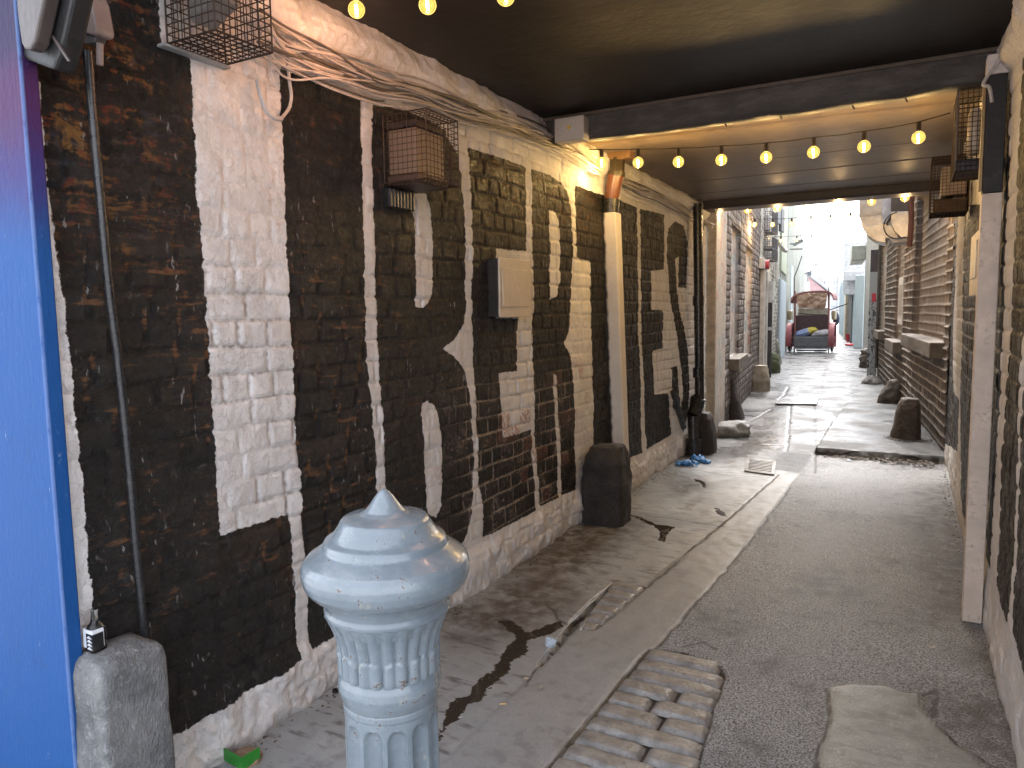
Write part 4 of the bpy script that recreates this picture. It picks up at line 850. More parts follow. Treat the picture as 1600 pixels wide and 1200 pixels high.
# second cage
a = on_x(600, 240, LX); bq = on_x(713, 240, LX+.22)
c2_ = thing('wire_cage', 'rusty wire cage round a square cream lamp fixed over the letter B', 'lamp cage', (LX, 2.75, 2.1))
y0, y1 = on_x(597, 200, LX+.02)[1], on_x(716, 240, LX+.24)[1]; zt_ = on_x(716, 190, LX+.24)[2]; zb2 = on_x(712, 290, LX+.24)[2]
wire_cage(c2_, LX+.025, LX+.24, y0, y1, zb2, zt_, .025, .0016, ('x1', 'y0', 'y1', 'z0', 'z1'), rust)
ya, yb_ = on_x(650, 235, LX+.15)[1], on_x(693, 235, LX+.15)[1]; za, zb3 = on_x(650, 198, LX+.15)[2], on_x(650, 268, LX+.15)[2]
MB().box(LX+.01, LX+.15, ya, yb_, zb3, za).build('lamp', paint('lamp_cream', (.22, .155, .11), .45, var=.12, dirt=(.15, .1, .07), dirty=.4), c2_, bevel=.004)
MB().box(LX+.005, LX+.165, ya-.01, yb_+.012, zb3-.045, zb3-.003).build('lamp_base', paint('lamp_base', (.10, .06, .045), .5), c2_, bevel=.006)
MB().box(LX+.005, LX+.16, ya-.012, yb_+.014, za+.003, za+.03).build('lamp_top', paint('lamp_top', (.05, .035, .03), .5), c2_, bevel=.006)
# vent grille
vg = thing('vent_grille', 'small black slatted vent grille below the cage on the letter B', 'vent', tuple(WL(627, 310)))
y0, y1 = WL(608, 310, .03)[1], WL(648, 310, .03)[1]; z0, z1 = WL(627, 327, .03)[2], WL(627, 297, .03)[2]
MB().box(LX-.01, LX+.02, y0, y1, z0, z1).build('backing', paint('vent_back', (.01, .01, .011), .5), vg)
m = MB(); nn = 8
for i in range(nn): y = y0+(y1-y0)*(i+.5)/nn; m.box(LX+.018, LX+.035, y-.006, y+.006, z0+.004, z1-.004)
m.build('slats', paint('vent_slat', (.035, .035, .04), .3), vg, bevel=.002)
# meter cabinet
mc = thing('meter_box', 'cream meter box with a black painted side mounted on the letter E', 'meter box', (LX, 3.6, 1.55))
XF = LX+.07; y0, y1 = on_x(781, 450, XF)[1], on_x(830, 450, XF)[1]; z1, z0 = on_x(783, 402, XF)[2], on_x(785, 496, XF)[2]
MB().box(LX-.02, XF-.012, y0+.004, y1-.004, z0+.004, z1-.004).build('case', paint('case_black', (.022, .018, .017), .5), mc, bevel=.004)
cream_p = paint('cream_plastic', (.62, .53, .42), .45, var=.08, dirt=(.3, .24, .17), dirty=.25)
MB().box(XF-.011, XF, y0, y1, z0, z1).build('door_frame', cream_p, mc, bevel=.004)
MB().box(XF+.001, XF+.007, y0+.02, y1-.045, z0+.055, z1-.055).build('door', cream_p, mc, bevel=.003)
# white pipe casing + clay waste pipe
cs = thing('pipe_casing', 'tall white boxed pipe casing rising up the left wall in front of the letter T', 'pipe casing', (LX, 5., 0))
yc0 = on_x(938, 335, LX)[1]+.02; XC = on_y(961.5, 331, yc0)[0]; zt_ = on_y(961, 331, yc0)[2]; yc1 = on_x(970.5, 331, XC)[1]
cmn = NB('casing_white'); c1n = cmn.noise(5, 5, .6); c2n = cmn.noise(40, 4, .65)
ccol = cmn.mix(cmn.step(c1n, .35, .7), (.62, .565, .51), (.70, .645, .585)); ccol = cmn.mix(cmn.mul(cmn.step(c2n, .55, .75), .3), ccol, (.34, .28, .23))
ccol = cmn.mix(cmn.step(cmn.addm(cmn.xyz(0), cmn.mul(cmn.addm(cmn.noise(9, 3, .6), -.5), .04)), .032, .008), ccol, (.018, .015, .014))
casing_m = cmn.fin(ccol, .45, 0, cmn.bump(c2n, .002))
qb_ = on_x(986, 790, XC); w_ = yc1-yc0; yb0 = qb_[1]-w_
MB().add([(LX-.02, yb0, -.01), (XC, yb0, -.01), (XC, yb0+w_, -.01), (LX-.02, yb0+w_, -.01), (LX-.02, yc0, zt_), (XC, yc0, zt_), (XC, yc1, zt_), (LX-.02, yc1, zt_)], [(0,3,2,1),(4,5,6,7),(0,1,5,4),(1,2,6,5),(2,3,7,6),(3,0,4,7)]).build('casing', casing_m, cs, bevel=.006); print('casing', XC, yc0, yc1, yb0, qb_)
clay = paint('clay_pipe', (.14, .05, .028), .3, var=.2, dirt=(.05, .025, .015), dirty=.5)
wp = thing('waste_pipe', 'dark glazed and orange clay waste pipe bending down from the ceiling into the white casing', 'pipe', (XC-.06, yc0+.05, zt_))
qx, qy = XC-.065, yc0+.065
qt = on_y(965, 247, qy); qm = on_y(964, 272, qy); qb = on_y(955, 318, qy)
MB().tube([qt, qm], [.052, .052], 20).build('upper_bend', paint('glazed_brown', (.04, .03, .016), .16), wp, True)
MB().tube([on_y(964, 268, qy), on_y(963, 276, qy)], [.06, .06], 20).build('socket_ring', paint('glazed_brown2', (.05, .038, .02), .2), wp, True)
MB().tube([on_y(962, 274, qy), on_y(958, 298, qy), on_y(955, 312, qy)], [.06, .055, .052], 20).build('clay_length', clay, wp, True)
MB().tube([on_y(955, 311, qy), on_y(954, 322, qy), on_y(954, 334, qy)], [.062, .062, .058], 20).build('collar', blkpipe, wp, True)
outl([(938,226),(985,226),(984,246),(960,250),(938,244)], qy-.05, .1).build('ceiling_flange', paint('flange_brown', (.16, .085, .035), .6), wp, bevel=.006)
# cable box on beam
bx = thing('junction_box', 'white rectangular junction box screwed to the left end of the beam', 'junction box', tuple(on_y(893, 200, 3.93)))
b0 = on_y(866, 186, 3.90); b1 = on_y(912, 219, 3.90)
MB().box(b0[0], b1[0], 3.90, 3.985, b1[2]+.008, b0[2]).build('box_body', paint('box_white', (.50, .46, .41), .45, var=.1, dirt=(.3, .24, .16), dirty=.25), bx, bevel=.006)
q = on_y(889, 199, 3.90); MB().tube([(q[0], 3.901, q[2]), (q[0], 3.895, q[2])], .011, 12).build('sticker', paint('sticker_yellow', (.6, .42, .05), .5), bx)
# cast downpipe at the passage end, trap and waste pipe at the foot
dp = thing('downpipe', 'black cast iron downpipe at the far end of the painted wall', 'downpipe', tuple(on_z(1092, 700)))
YP = 7.34; top = on_y(1090, 318, YP); bot = on_y(1093, 625, YP)
MB().tube([top, bot], .047, 14).build('pipe', blkpipe, dp, True)
for py in (470, 582): 
    q = on_y(1091, py, YP); MB().tube([q-np.array([0, 0, .05]), q+np.array([0, 0, .05])], .055, 14).build('collar', blkpipe, dp, True)
q1 = on_y(1092, 618, YP); q2 = on_y(1088, 637, YP-.06); q3 = on_y(1083, 650, YP-.12); q4 = on_y(1084, 690, YP-.14); q5 = on_y(1084, 712, YP-.14)
MB().tube([q1, q2, q3], [.055, .07, .065], 14).build('elbow', blkpipe, dp, True)
for t in (.25, .5, .75):
    q = q2*(1-t)+q1*t; MB().tube([q-np.array([.004, 0, .012]), q+np.array([.004, 0, .012])], .076, 14).build('rib', blkpipe, dp, True)
MB().tube([q3, q4, (q5[0], q5[1], .02)], [.055, .055, .06], 14).build('lower_pipe', blkpipe, dp, True)
MB().tube([(q5[0], q5[1], .16), (q5[0], q5[1], .005)], .078, 14).build('gully_hub', blkpipe, dp, True)
o = MB().tube([on_x(1052, 612, LX+.05), on_x(1060, 640, LX+.055), on_x(1068, 668, LX+.06)], .03, 8).build('outlet_pipe', blkpipe, smooth=True)
tag(o, 'short slanting black outlet pipe low on the letter S', 'pipe')
m = MB(); q = on_y(1113, 350, 8.3); m.tube([on_y(1098, 345, 7.9), on_y(1105, 350, 7.9), on_y(1114, 354, 7.9)], .028, 10)
o = m.build('overflow_pipe', paint('overflow_white', (.5, .47, .43), .4), smooth=True); tag(o, 'short pale overflow pipe behind the downpipe under the lintel', 'pipe')
# right wall cabinet
rc_ = thing('meter_box', 'narrow white framed meter box on the right wall beyond the square post', 'meter box', (RX, 5.5, 1.7))
XR = RX-.06; y0, y1 = on_x(1529, 410, XR)[1], on_x(1516, 410, XR)[1]; z1, z0 = on_x(1522, 366, XR)[2], on_x(1522, 462, XR)[2]
MB().box(XR, RX+.03, y0, y1, z0, z1).build('case', paint('case_white', (.62, .56, .5), .5), rc_, bevel=.006)
MB().box(XR-.006, XR-.001, y0+.1, y1-.1, z0+.09, z1-.05).build('door', paint('door_pale', (.66, .62, .58), .5), rc_)
# right-hand cages
def rcage(name_lab, x0, pxl, pxr, pyt, pyb, dep, lab_lamp, seed):
    v = ray(pxl, (pyt+pyb)/2); Y = x0*v[1]/v[0]; z1 = on_y(pxl, pyt, Y)[2]; z0 = on_y(pxl, pyb, Y)[2]
    t = thing('wire_cage', name_lab, 'lamp cage', (RX, Y, z0))
    wire_cage(t, x0, RX-.02, Y, Y+dep, z0, z1, .022, .0016, ('x0', 'x1', 'y0', 'y1', 'z0', 'z1'), rust)
    return t, Y, z0, z1
try:
    t, Y, z0, z1 = rcage('tall rusty wire cage round a tube lamp high beside the square post', .165, 1494, 1535, 140, 268, .3, '', 1)
    lm = NB('lamp_diffuser'); lm.fin((.62, .5, .36), .35); lmm = lm.m
    MB().lathe([(.02, 0), (.032, .01), (.034, .12), (.034, z1-z0-.2), (.02, z1-z0-.16)], (.245, Y+.12, z0+.09), 18).build('lamp', lmm, t, True)
    MB().box(.17, .33, Y+.01, Y+.25, z0, z0+.055).build('lamp_base', paint('cage_base', (.03, .025, .035), .5), t, bevel=.005)
    MB().box(.163, .171, Y-.008, Y+.002, z0, z1).build('cage_stile', paint('stile', (.10, .07, .055), .5), t)
    print('cage A', Y, z0, z1)
    t, Y, z0, z1 = rcage('squat rusty wire cage round a pale box lamp, further along the right wall', .108, 1455, 1530, 246, 333, .34, '', 2)
    MB().box(.17, .25, Y+.08, Y+.28, z0+.12, z1-.06).build('lamp', paint('lamp_pale', (.30, .24, .22), .5), t, bevel=.006)
    MB().box(.125, .325, Y+.02, Y+.3, z0+.003, z0+.09).build('lamp_base', paint('lamp_base_b', (.05, .03, .025), .7, dirty=.8, dirt=(.12, .06, .03)), t, bevel=.008)
    MB().box(.2, .32, Y+.04, Y+.26, z0+.12, z0+.22).build('ballast_box', paint('ballast', (.26, .2, .19), .5), t, bevel=.005)
    print('cage B', Y, z0, z1)
except Exception as ex: print('cage fail', ex)

# ------------------------------------------------------------------ cables
cab_m = paint('painted_cable', (.50, .44, .40), .5, var=.2, dirt=(.14, .11, .09), dirty=.5)
cab_d = paint('dark_cable', (.10, .085, .075), .5)
R = random.Random(4)
CG = 'cables bundled along the top of the left wall'
def cable(path, r, mat, label, group=None, name='cable'):
    p = np.array(path); n = len(p); t = np.linspace(0, n-1, (n-1)*9+1)
    out = []
    for s in t:                          # Catmull-Rom
        i = min(int(s), n-2); f = s-i; P0, P1, P2, P3 = p[max(i-1, 0)], p[i], p[i+1], p[min(i+2, n-1)]
        out.append(.5*((2*P1)+(-P0+P2)*f+(2*P0-5*P1+4*P2-P3)*f*f+(-P0+3*P1-3*P2+P3)*f**3))
    o = MB().tube(out, r, 6).build(name, mat, smooth=True); return tag(o, label, 'cable', group)
for k in range(15):
    a = k/14.; pts = [WL(412+R.uniform(-12, 14), 20+62*a+R.uniform(-8, 8), .06)]
    stations = [(448, 45+70*a), (520, 82+52*a), (590, 112+38*a), (655, 132+30*a), (720, 160+22*a), (790, 186+18*a), (850, 205+22*a), (905, 232+26*a), (938, 258+18*a)]
    for i, (x, y) in enumerate(stations):
        y += R.uniform(-11, 11)*(1-.5*i/8)+9*math.sin(k*1.7+i*.9)*(1-.6*i/8); pts.append(WL(x, y, .045+.02*R.random()+.012*math.sin(k*2.1+i)))
    cable(pts, R.choice((.0032, .004, .0045, .0065)), cab_m if k % 5 else cab_d, 'thin paint covered cable in the loose bundle along the top of the left wall', CG)
for k in range(7):
    pts = [WL(x, y+R.uniform(-3, 3)+k*2.4-6, .05+.01*R.random()) for x, y in ((975, 283), (1000, 294), (1025, 304), (1048, 316), (1070, 330), (1084, 343))]
    cable(pts, .0045, cab_m if k % 3 else cab_d, 'thin cable in the bundle running from the clay pipe to the lintel', 'cables between clay pipe and lintel')
cable([WL(448, 70, .05), WL(450, 100, .04), WL(452, 125, .035), WL(455, 150, .03), WL(452, 168, .03), WL(444, 180, .035), WL(437, 186, .04)], .006, cab_m, 'pale cable hanging in a loop below the big cage')
cable([WL(402, 125, .03), WL(408, 150, .035), WL(416, 172, .04), WL(428, 184, .045), WL(440, 186, .04)], .0085, paint('sleeve_grey', (.45, .42, .41), .5), 'thick grey sleeved cable end drooping on the white gap between L and I')
cable([WL(440, 105, .03), WL(480, 118, .03), WL(530, 138, .03), WL(580, 155, .03), WL(600, 158, .03)], .0035, cab_d, 'thin dark cable sagging along the top of the letter I')
cable([on_y(1612, 15, 3.7), on_y(1590, 50, 3.75), on_y(1565, 90, 3.78), on_y(1541, 122, 3.78), on_y(1537, 133, 3.78), on_y(1546, 137, 3.78), on_y(1550, 160, 3.78)], .0075, paint('grey_cable', (.42, .4, .39), .4), 'pale grey cable looping down beside the top of the square post')

# ------------------------------------------------------------------ festoon lights
gl = NB('bulb_glass'); tr = gl.N.new('ShaderNodeBsdfTransparent'); tr.inputs[0].default_value = (1, .9, .62, 1); em = gl.N.new('ShaderNodeEmission'); em.inputs[0].default_value = (1, .6, .13, 1); lw_ = gl.N.new('ShaderNodeLayerWeight'); lw_.inputs[0].default_value = .35; gl.t.links.new(gl.step(lw_.outputs['Facing'], .2, .95, .10, .5), em.inputs[1])
gg = gl.N.new('ShaderNodeBsdfGlossy'); gg.inputs['Roughness'].default_value = .05; ad = gl.N.new('ShaderNodeAddShader'); mx = gl.N.new('ShaderNodeMixShader'); fr = gl.N.new('ShaderNodeFresnel'); fr.inputs[0].default_value = 1.3
L_ = gl.t.links; L_.new(tr.outputs[0], ad.inputs[0]); L_.new(em.outputs[0], ad.inputs[1]); L_.new(fr.outputs[0], mx.inputs[0]); L_.new(ad.outputs[0], mx.inputs[1]); L_.new(gg.outputs[0], mx.inputs[2]); L_.new(mx.outputs[0], gl.out.inputs[0])
fe = NB('filament_glow'); fe.fin((1, .8, .5), .5, 0, None, Emission_Color=(1, .72, .3), Emission_Strength=16.)
wire_m = paint('festoon_cable', (.02, .018, .018), .4); sock_m = paint('lamp_socket', (.02, .018, .017), .4)
def festoon(label, a, c, pts, rb, energy, nlight, tint=(1, .62, .27), light_r=.028):
    """a, c: the two ends on plan; pts: image points of the bulbs"""
    P = [on_line(x, y, a, c) for x, y in pts]
    root = thing('string_lights', label, 'string lights', tuple(P[0]))
    lift = rb+.05
    ends = [np.array([a[0], a[1], P[0][2]+lift+.01]), np.array([c[0], c[1], P[-1][2]+lift+.03])]
    path = [ends[0]]
    for i, p in enumerate(P):
        if i: 
            q = (P[i-1]+p)/2; path.append(np.array([q[0], q[1], q[2]+lift-.004]))
        path.append(np.array([p[0], p[1], p[2]+lift]))
    path.append(ends[1]); MB().tube(path, .004, 6).build('cable', wire_m, root, True)
    for i, p in enumerate(P):
        m = MB(); m.ball(p, rb, 20, 14); g = m.build('bulb', gl.m, root, True); g.visible_shadow = True
        MB().tube([p+np.array([0, 0, rb*.96]), p+np.array([0, 0, lift])], [rb*.42, rb*.36], 12).build('socket', sock_m, g, True, loc=0).location = -Vector(root.location)
        f = MB().tube([p+np.array([.001, 0, -rb*.5]), p+np.array([-.002, 0, rb*.55])], rb*.16, 8).build('filament', fe.m, g, True, loc=0); f.location = -Vector(root.location)
        if i % nlight == 0:
            ld = bpy.data.lights.new('bulb_light', 'POINT'); ld.energy = energy*nlight; ld.color = tint; ld.shadow_soft_size = light_r
            lo = bpy.data.objects.new('bulb_light', ld); COL.objects.link(lo); lo.parent = root; lo.location = Vector(p)-Vector(root.location)-Vector((0, 0, rb+.03))
    return root
festoon('first string of round warm bulbs across the near ceiling of the passage', (LX+.05, 2.02), (RX, 2.0), [(453,20),(557,15),(668,8),(790,-6),(915,-24),(1050,-44),(1190,-70)], .0285, .36, 1, (1, .47, .27))
festoon('string of eight round warm bulbs hung across the passage behind the beam', (LX+.02, 4.62), (.165, 4.78), [(940,254),(997,254),(1060,253),(1127,250),(1197,246),(1271,238),(1350,229),(1435,215)], .035, .75, 1, (1, .63, .22))
festoon('string of round bulbs just outside under the far lintel', (l2(8.15), 8.15), (r2(8.15), 8.15), [(1124,328),(1168,328),(1215,325),(1261,322),(1310,319),(1362,315),(1414,309)], .04, .5, 2)
festoon('fourth string of small bulbs across the open alley beyond the lintel', (l2(12.3), 12.3), (r2(12.3), 12.3), [(1179,351),(1207,351),(1237,350),(1267,346),(1298,344),(1329,341)], .04, 1.2, 3)
festoon('farthest string of tiny bulbs over the alley before the cart', (l2(17), 17), (r2(17), 17), [(1220,376),(1245,375),(1268,373)], .038, .8, 3)

# ------------------------------------------------------------------ rickshaw at the end of the alley
red = paint('cart_red', (.36, .10, .11), .45, var=.2, dirt=(.2, .1, .09)); maroon = paint('maroon_fabric', (.27, .11, .10), .7)
steel_b = paint('black_steel', (.03, .028, .03), .4); creamv = paint('cream_vinyl', (.62, .58, .47), .45); greyv = paint('grey_vinyl', (.14, .143, .15), .45)
dkv = paint('dark_maroon_vinyl', (.07, .032, .038), .5); tan = paint('mudguard_tan', (.36, .31, .2), .5)
c0 = on_z(1268, 551); RY = c0[1]; RXc = c0[0]
rk = thing('rickshaw', 'three wheeled rickshaw with maroon hood and red wheels seen from behind', 'rickshaw', (RXc, RY, 0))
def rp(px, py, dy=0): return on_y(px, py, RY+dy)
def rbox(x0, x1, ytop, ybot, d0, d1, nm, mat, bev=.01, par=None):
    a, c = rp(x0, ytop, d0), rp(x1, ybot, d0); return MB().box(a[0], c[0], RY+d0, RY+d1, c[2], a[2]).build(nm, mat, par or rk, bevel=bev)
rbox(1240, 1296, 526, 543, 0, .55, 'rear_box', greyv, .03)
rbox(1239, 1297, 543.3, 546, -.03, .5, 'rear_bumper', paint('bumper_pale', (.42, .42, .43), .4), .01)
m = MB()
for px in (1241, 1295): a, c = rp(px, 543, 0), rp(px, 553, 0); m.box(a[0]-.02, a[0]+.02, RY, RY+.04, 0.0, a[2])
m.build('rear_foot', steel_b, rk)
rbox(1244, 1291, 546.5, 549, .2, .7, 'underframe', steel_b)
rbox(1243, 1295, 493, 527, .56, .66, 'seat_back', dkv, .02)
rbox(1247, 1295, 482, 492.5, .7, 1.0, 'cream_panel', creamv, .03)
m = MB(); a, c, d = rp(1247, 489, .68), rp(1270, 491.5, .68), rp(1293, 492, .68); m.tube([rp(1247, 493, .68), a, c, d], .012, 6).build('trim_rail', steel_b, rk)
m = MB()
for px in (1242, 1295):
    m.tube([rp(px, 455, .5), rp(px, 545, .3)], .03, 8)
m.build('hood_post', maroon, rk)
# hood: arched sheet with thickness
n = 18; hp = [(1235, 471), (1236, 466), (1240, 461.5), (1246, 458.5), (1256, 456), (1268, 455), (1282, 454.2), (1293, 454.8), (1299, 457), (1301.5, 461), (1302.5, 466)]
m = MB(); outer = [rp(x, y, .35) for x, y in hp]; inner = [rp(x+(1268-x)*.03, y+3.0, .35) for x, y in hp]
m.prism(outer+inner[::-1], (0, 1.5, 0)); m.build('hood', maroon, rk)
m = MB(); outer = [rp(x, y-.6, .5) for x, y in hp[1:-1]]; inner = [rp(x, y+.2, .5) for x, y in hp[1:-1]]
m.prism(outer+inner[::-1], (0, 1.3, 0)); m.build('hood_cover', paint('hood_cream', (.55, .52, .46), .6), rk)
# crumpled brown plastic curtain with window corners left open
nx, nz = 46, 26; va = []
for j in range(nz+1):
    for i in range(nx+1):
        s, t = i/nx, j/nz; xl = 1244.5+4*t*t-.0; xr = 1292.5-3.5*t*t; px = xl+(xr-xl)*s; py = (459.5-2.2*s)+(481.5-459.5+2*s)*t
        q = rp(px, py, .34); q[1] += .05*mn.fractal(Vector((s*3.2+t*2, t*2.2-s*1.5, 3)), .7, 2, 4)+.03*math.sin(9*(s+t*.6)); va.append(q)
f = [(j*(nx+1)+i, j*(nx+1)+i+1, (j+1)*(nx+1)+i+1, (j+1)*(nx+1)+i) for j in range(nz) for i in range(nx)]
pb_ = NB('brown_plastic'); pn1 = pb_.noise(4, 5, .6, dist=1.5); pm = pb_.fin(pb_.mix(pb_.step(pn1, .4, .66), (.34, .2, .13), (.52, .36, .26)), .25, 0, pb_.bump(pn1, .03))
o = MB().add(va, f).build('rear_curtain', pm, rk, True); sd = o.modifiers.new('thick', 'SOLIDIFY'); sd.thickness = .012
for px, nm in ((1235, 'l'), (1300.5, 'r')):
    ax = rp(px, 528, .45); r_o = (ax[2]-.0)-.0; r_o = ax[2]; r_o = min(r_o, .55)
    wroot = MB(); half = .085
    ring = []
    for k in range(36): th = 2*math.pi*k/36; ring.append((ax[0], ax[1]+(r_o-.035)*math.cos(th), r_o+(r_o-.035)*math.sin(th)))
    tyre = MB(); n = 36
    sec = [(-.035, 0), (-.03, .022), (0, .034), (.03, .022), (.035, 0), (.03, -.03), (-.03, -.03)]
    V = [(ax[0]+sx, ax[1]+(r_o-.035+sr)*math.cos(2*math.pi*k/n), r_o+(r_o-.035+sr)*math.sin(2*math.pi*k/n)) for k in range(n) for sx, sr in sec]
    FF = [(k*7+j, k*7+(j+1) % 7, ((k+1) % n)*7+(j+1) % 7, ((k+1) % n)*7+j) for k in range(n) for j in range(7)]
    wh = tyre.add(V, FF).build('wheel', steel_b, rk, True)
    sp = MB()
    for k in range(12): th = 2*math.pi*k/12; sp.tube([(ax[0], ax[1], r_o), (ax[0], ax[1]+(r_o-.06)*math.cos(th), r_o+(r_o-.06)*math.sin(th))], .012, 5)
    sp.tube([(ax[0]-.09, ax[1], r_o), (ax[0]+.09, ax[1], r_o)], .045, 10)
    s_ = sp.build('spokes', red, wh); s_.location = -Vector(rk.location)
    for q in s_.data.vertices: pass
    # mudguard arching over the wheel
    g = MB(); gv = []; ns = 22
    for k in range(ns+1):
        th = math.radians(-38+ (250)*k/ns)-.0
        for sx in (-half, half):
            for rr in (r_o+.03, r_o+.05): gv.append((ax[0]+sx, ax[1]+rr*math.cos(th), r_o+rr*math.sin(th)))
    gf = []
    for k in range(ns):
        b0 = k*4; b1 = b0+4
        gf += [(b0, b0+2, b1+2, b1), (b0+1, b1+1, b1+3, b0+3), (b0, b1, b1+1, b0+1), (b0+2, b0+3, b1+3, b1+2)]
    gf += [(0, 1, 3, 2), (ns*4, ns*4+2, ns*4+3, ns*4+1)]
    g.add(gv, gf).build('mudguard', red, rk, True)
    a, c = rp(px-(5 if nm == 'l' else 1.5), 485, 1.25), rp(px+(1.5 if nm == 'l' else 5), 500, 1.25)
    MB().box(a[0], c[0], RY+1.2, RY+1.75, c[2], a[2]).build('armrest', tan, rk, bevel=.05)
MB().tube([rp(1241, 458, .45), rp(1241, 432, .45), rp(1246, 421, .45), rp(1253, 400, .45)], .016, 6).build('whip_pole', steel_b, rk, True)
MB().tube([rp(1295, 456, .45), rp(1294.5, 432, .45), rp(1289, 412, .45), rp(1284.5, 402, .45), rp(1285.5, 392, .45)], .016, 6).build('whip_pole', steel_b, rk, True)
# front half: cycle frame, bar and wheel mostly hidden
m = MB(); m.tube([(RXc, RY+.9, .4), (RXc, RY+2.1, .55), (RXc, RY+2.6, 1.0)], .04, 8); m.tube([(RXc-.35, RY+2.5, 1.15), (RXc+.9, RY+2.4, 1.62)], .02, 8); m.build('cycle_frame', steel_b, rk, True)
m = MB(); V = [(RXc+sx, RY+2.8+(.33+sr)*math.cos(2*math.pi*k/28), .37+(.33+sr)*math.sin(2*math.pi*k/28)) for k in range(28) for sx, sr in sec]
m.add(V, [(k*7+j, k*7+(j+1) % 7, ((k+1) % 28)*7+(j+1) % 7, ((k+1) % 28)*7+j) for k in range(28) for j in range(7)]).build('front_wheel', steel_b, rk, True)
a = rp(1302, 486, 2.2); c = rp(1313, 484, 2.2); MB().tube([a, c], .02, 6).build('hand_bar', paint('bar_pale', (.55, .55, .52), .4), rk)
o = MB().ball((0, 0, 0), 1, 22, 14, (.11, .2, .26)).build('hanging_jacket', paint('navy_cloth', (.012, .018, .04), .8), rk, True, loc=0); q = rp(1306, 498, 2.2); o.location = Vector(q)-Vector(rk.location)
for vv in o.data.vertices: vv.co *= 1+.25*mn.noise(vv.co*4)
def sack(name, label, c, r3, mat, seed, rz=0, tilt=0):
    m = MB().ball((0, 0, 0), 1, 40, 24); v = []
    for p in m.v:
        d = Vector(p); k = 1+.16*mn.fractal(d*1.7+Vector((seed, 0, 0)), .9, 2, 4)-.08*abs(mn.noise(d*5+Vector((0, seed, 0))))
        v.append((d.x*r3[0]*k, d.y*r3[1]*k, d.z*r3[2]*k))
    m.v = v; o = m.build(name, mat, smooth=True); o.location = c; o.rotation_euler = (0, tilt, rz); return tag(o, label, 'bag')
yb_m = NB('blue_yellow_sack'); xx = yb_m.xyz(0); nn_ = yb_m.noise(7, 4, .6); xn = yb_m.addm(xx, yb_m.mul(yb_m.addm(nn_, -.5), .12))
cc = yb_m.mix(yb_m.step(xn, .10, .13), (.30, .38, .62), (.58, .46, .06)); cc = yb_m.mix(yb_m.step(xn, -.38, -.34, 1, 0), cc, (.55, .5, .2)); cc = yb_m.mix(yb_m.mul(yb_m.step(nn_, .56, .62), yb_m.step(xn, .1, .08)), cc, (.4, .45, .6))
sm_ = yb_m.fin(cc, .35, 0, yb_m.bump(nn_, .03))
q = rp(1259, 519, .3); sack('sack', 'blue and yellow plastic sack lying in the back of the rickshaw', (q[0], RY+.28, q[2]), (.38, .19, .13), sm_, 2.2, tilt=-.3)
q = rp(1285, 520, .3); sack('sack', 'pale grey plastic sack beside the blue and yellow one in the rickshaw', (q[0], RY+.22, q[2]-.02), (.32, .19, .13), paint('grey_sack', (.46, .44, .46), .4, var=.3), 5.1, tilt=-.15)

# red bucket and dustpan past the cart, and things on the far walls
bq = on_z(1327, 534); bk = thing('bucket', 'red plastic bucket with a mop handle standing far along the right side', 'bucket', tuple(bq))
hq = on_y(1327, 522, bq[1])[2]; rb_ = 5.2/F*bq[1]
pr = paint('bucket_red', (.55, .03, .05), .4)
MB().lathe([(rb_*.72, 0), (rb_, hq), (rb_*.94, hq), (rb_*.68, .03), (.001, .03)], tuple(bq), 22).build('bucket_body', pr, bk, True)
MB().tube([bq+np.array([.1, .05, .2]), on_y(1333, 502, bq[1]+.2)], .02, 6).build('mop_handle', paint('handle', (.6, .58, .5), .5), bk)
q = on_z(1329, 540); o = MB().box(-.15, .15, -.2, .2, 0, .08).build('dustpan', pr, bevel=.05); o.location = q; o.rotation_euler[2] = .5; tag(o, 'flat red dustpan lying on the floor in front of the red bucket', 'dustpan')
# alarm bell
uu, zz = ul((1189, 414), la, lc); pt = on_line(1188.5, 414, la, lc)
al = thing('alarm_bell', 'small red alarm bell on the wall above the narrow doorway', 'alarm', tuple(pt))
MB().tube([pt+np.array([-.02, 0, 0]), pt+np.array([.16, 0, 0])], [.10, .09], 18).build('bell', paint('bell_red', (.45, .05, .06), .4), al, True)
MB().box(pt[0]-.05, pt[0]-.02, pt[1]-.1, pt[1]+.1, pt[2]-.1, pt[2]+.1).build('back_plate', paint('bell_plate', (.35, .08, .08), .5), al)
# drainpipe black/white by door
pt = on_line(1195.5, 500, la, lc); x_, y_ = pt[0]+.1, pt[1]
ww = on_y(1195, 590, y_); dpp = thing('drainpipe', 'slim drainpipe, white above and black below, beside the narrow doorway', 'drainpipe', (x_, y_, 0))
def zy(py): return on_y(1195, py, y_)[2]
MB().tube([(x_, y_, zy(468)), (x_, y_, zy(440))], .05, 10).build('white_length', paint('pipe_white', (.66, .66, .64), .4), dpp, True)
MB().tube([(x_, y_, 0), (x_, y_, zy(468.5))], .045, 10).build('black_length', paint('pipe_blk', (.06, .06, .065), .4), dpp, True)
for py in (470, 513): MB().tube([(x_, y_, zy(py+3)), (x_, y_, zy(py-2))], .075, 10).build('joint', paint('joint_white', (.6, .6, .6), .4), dpp, True)
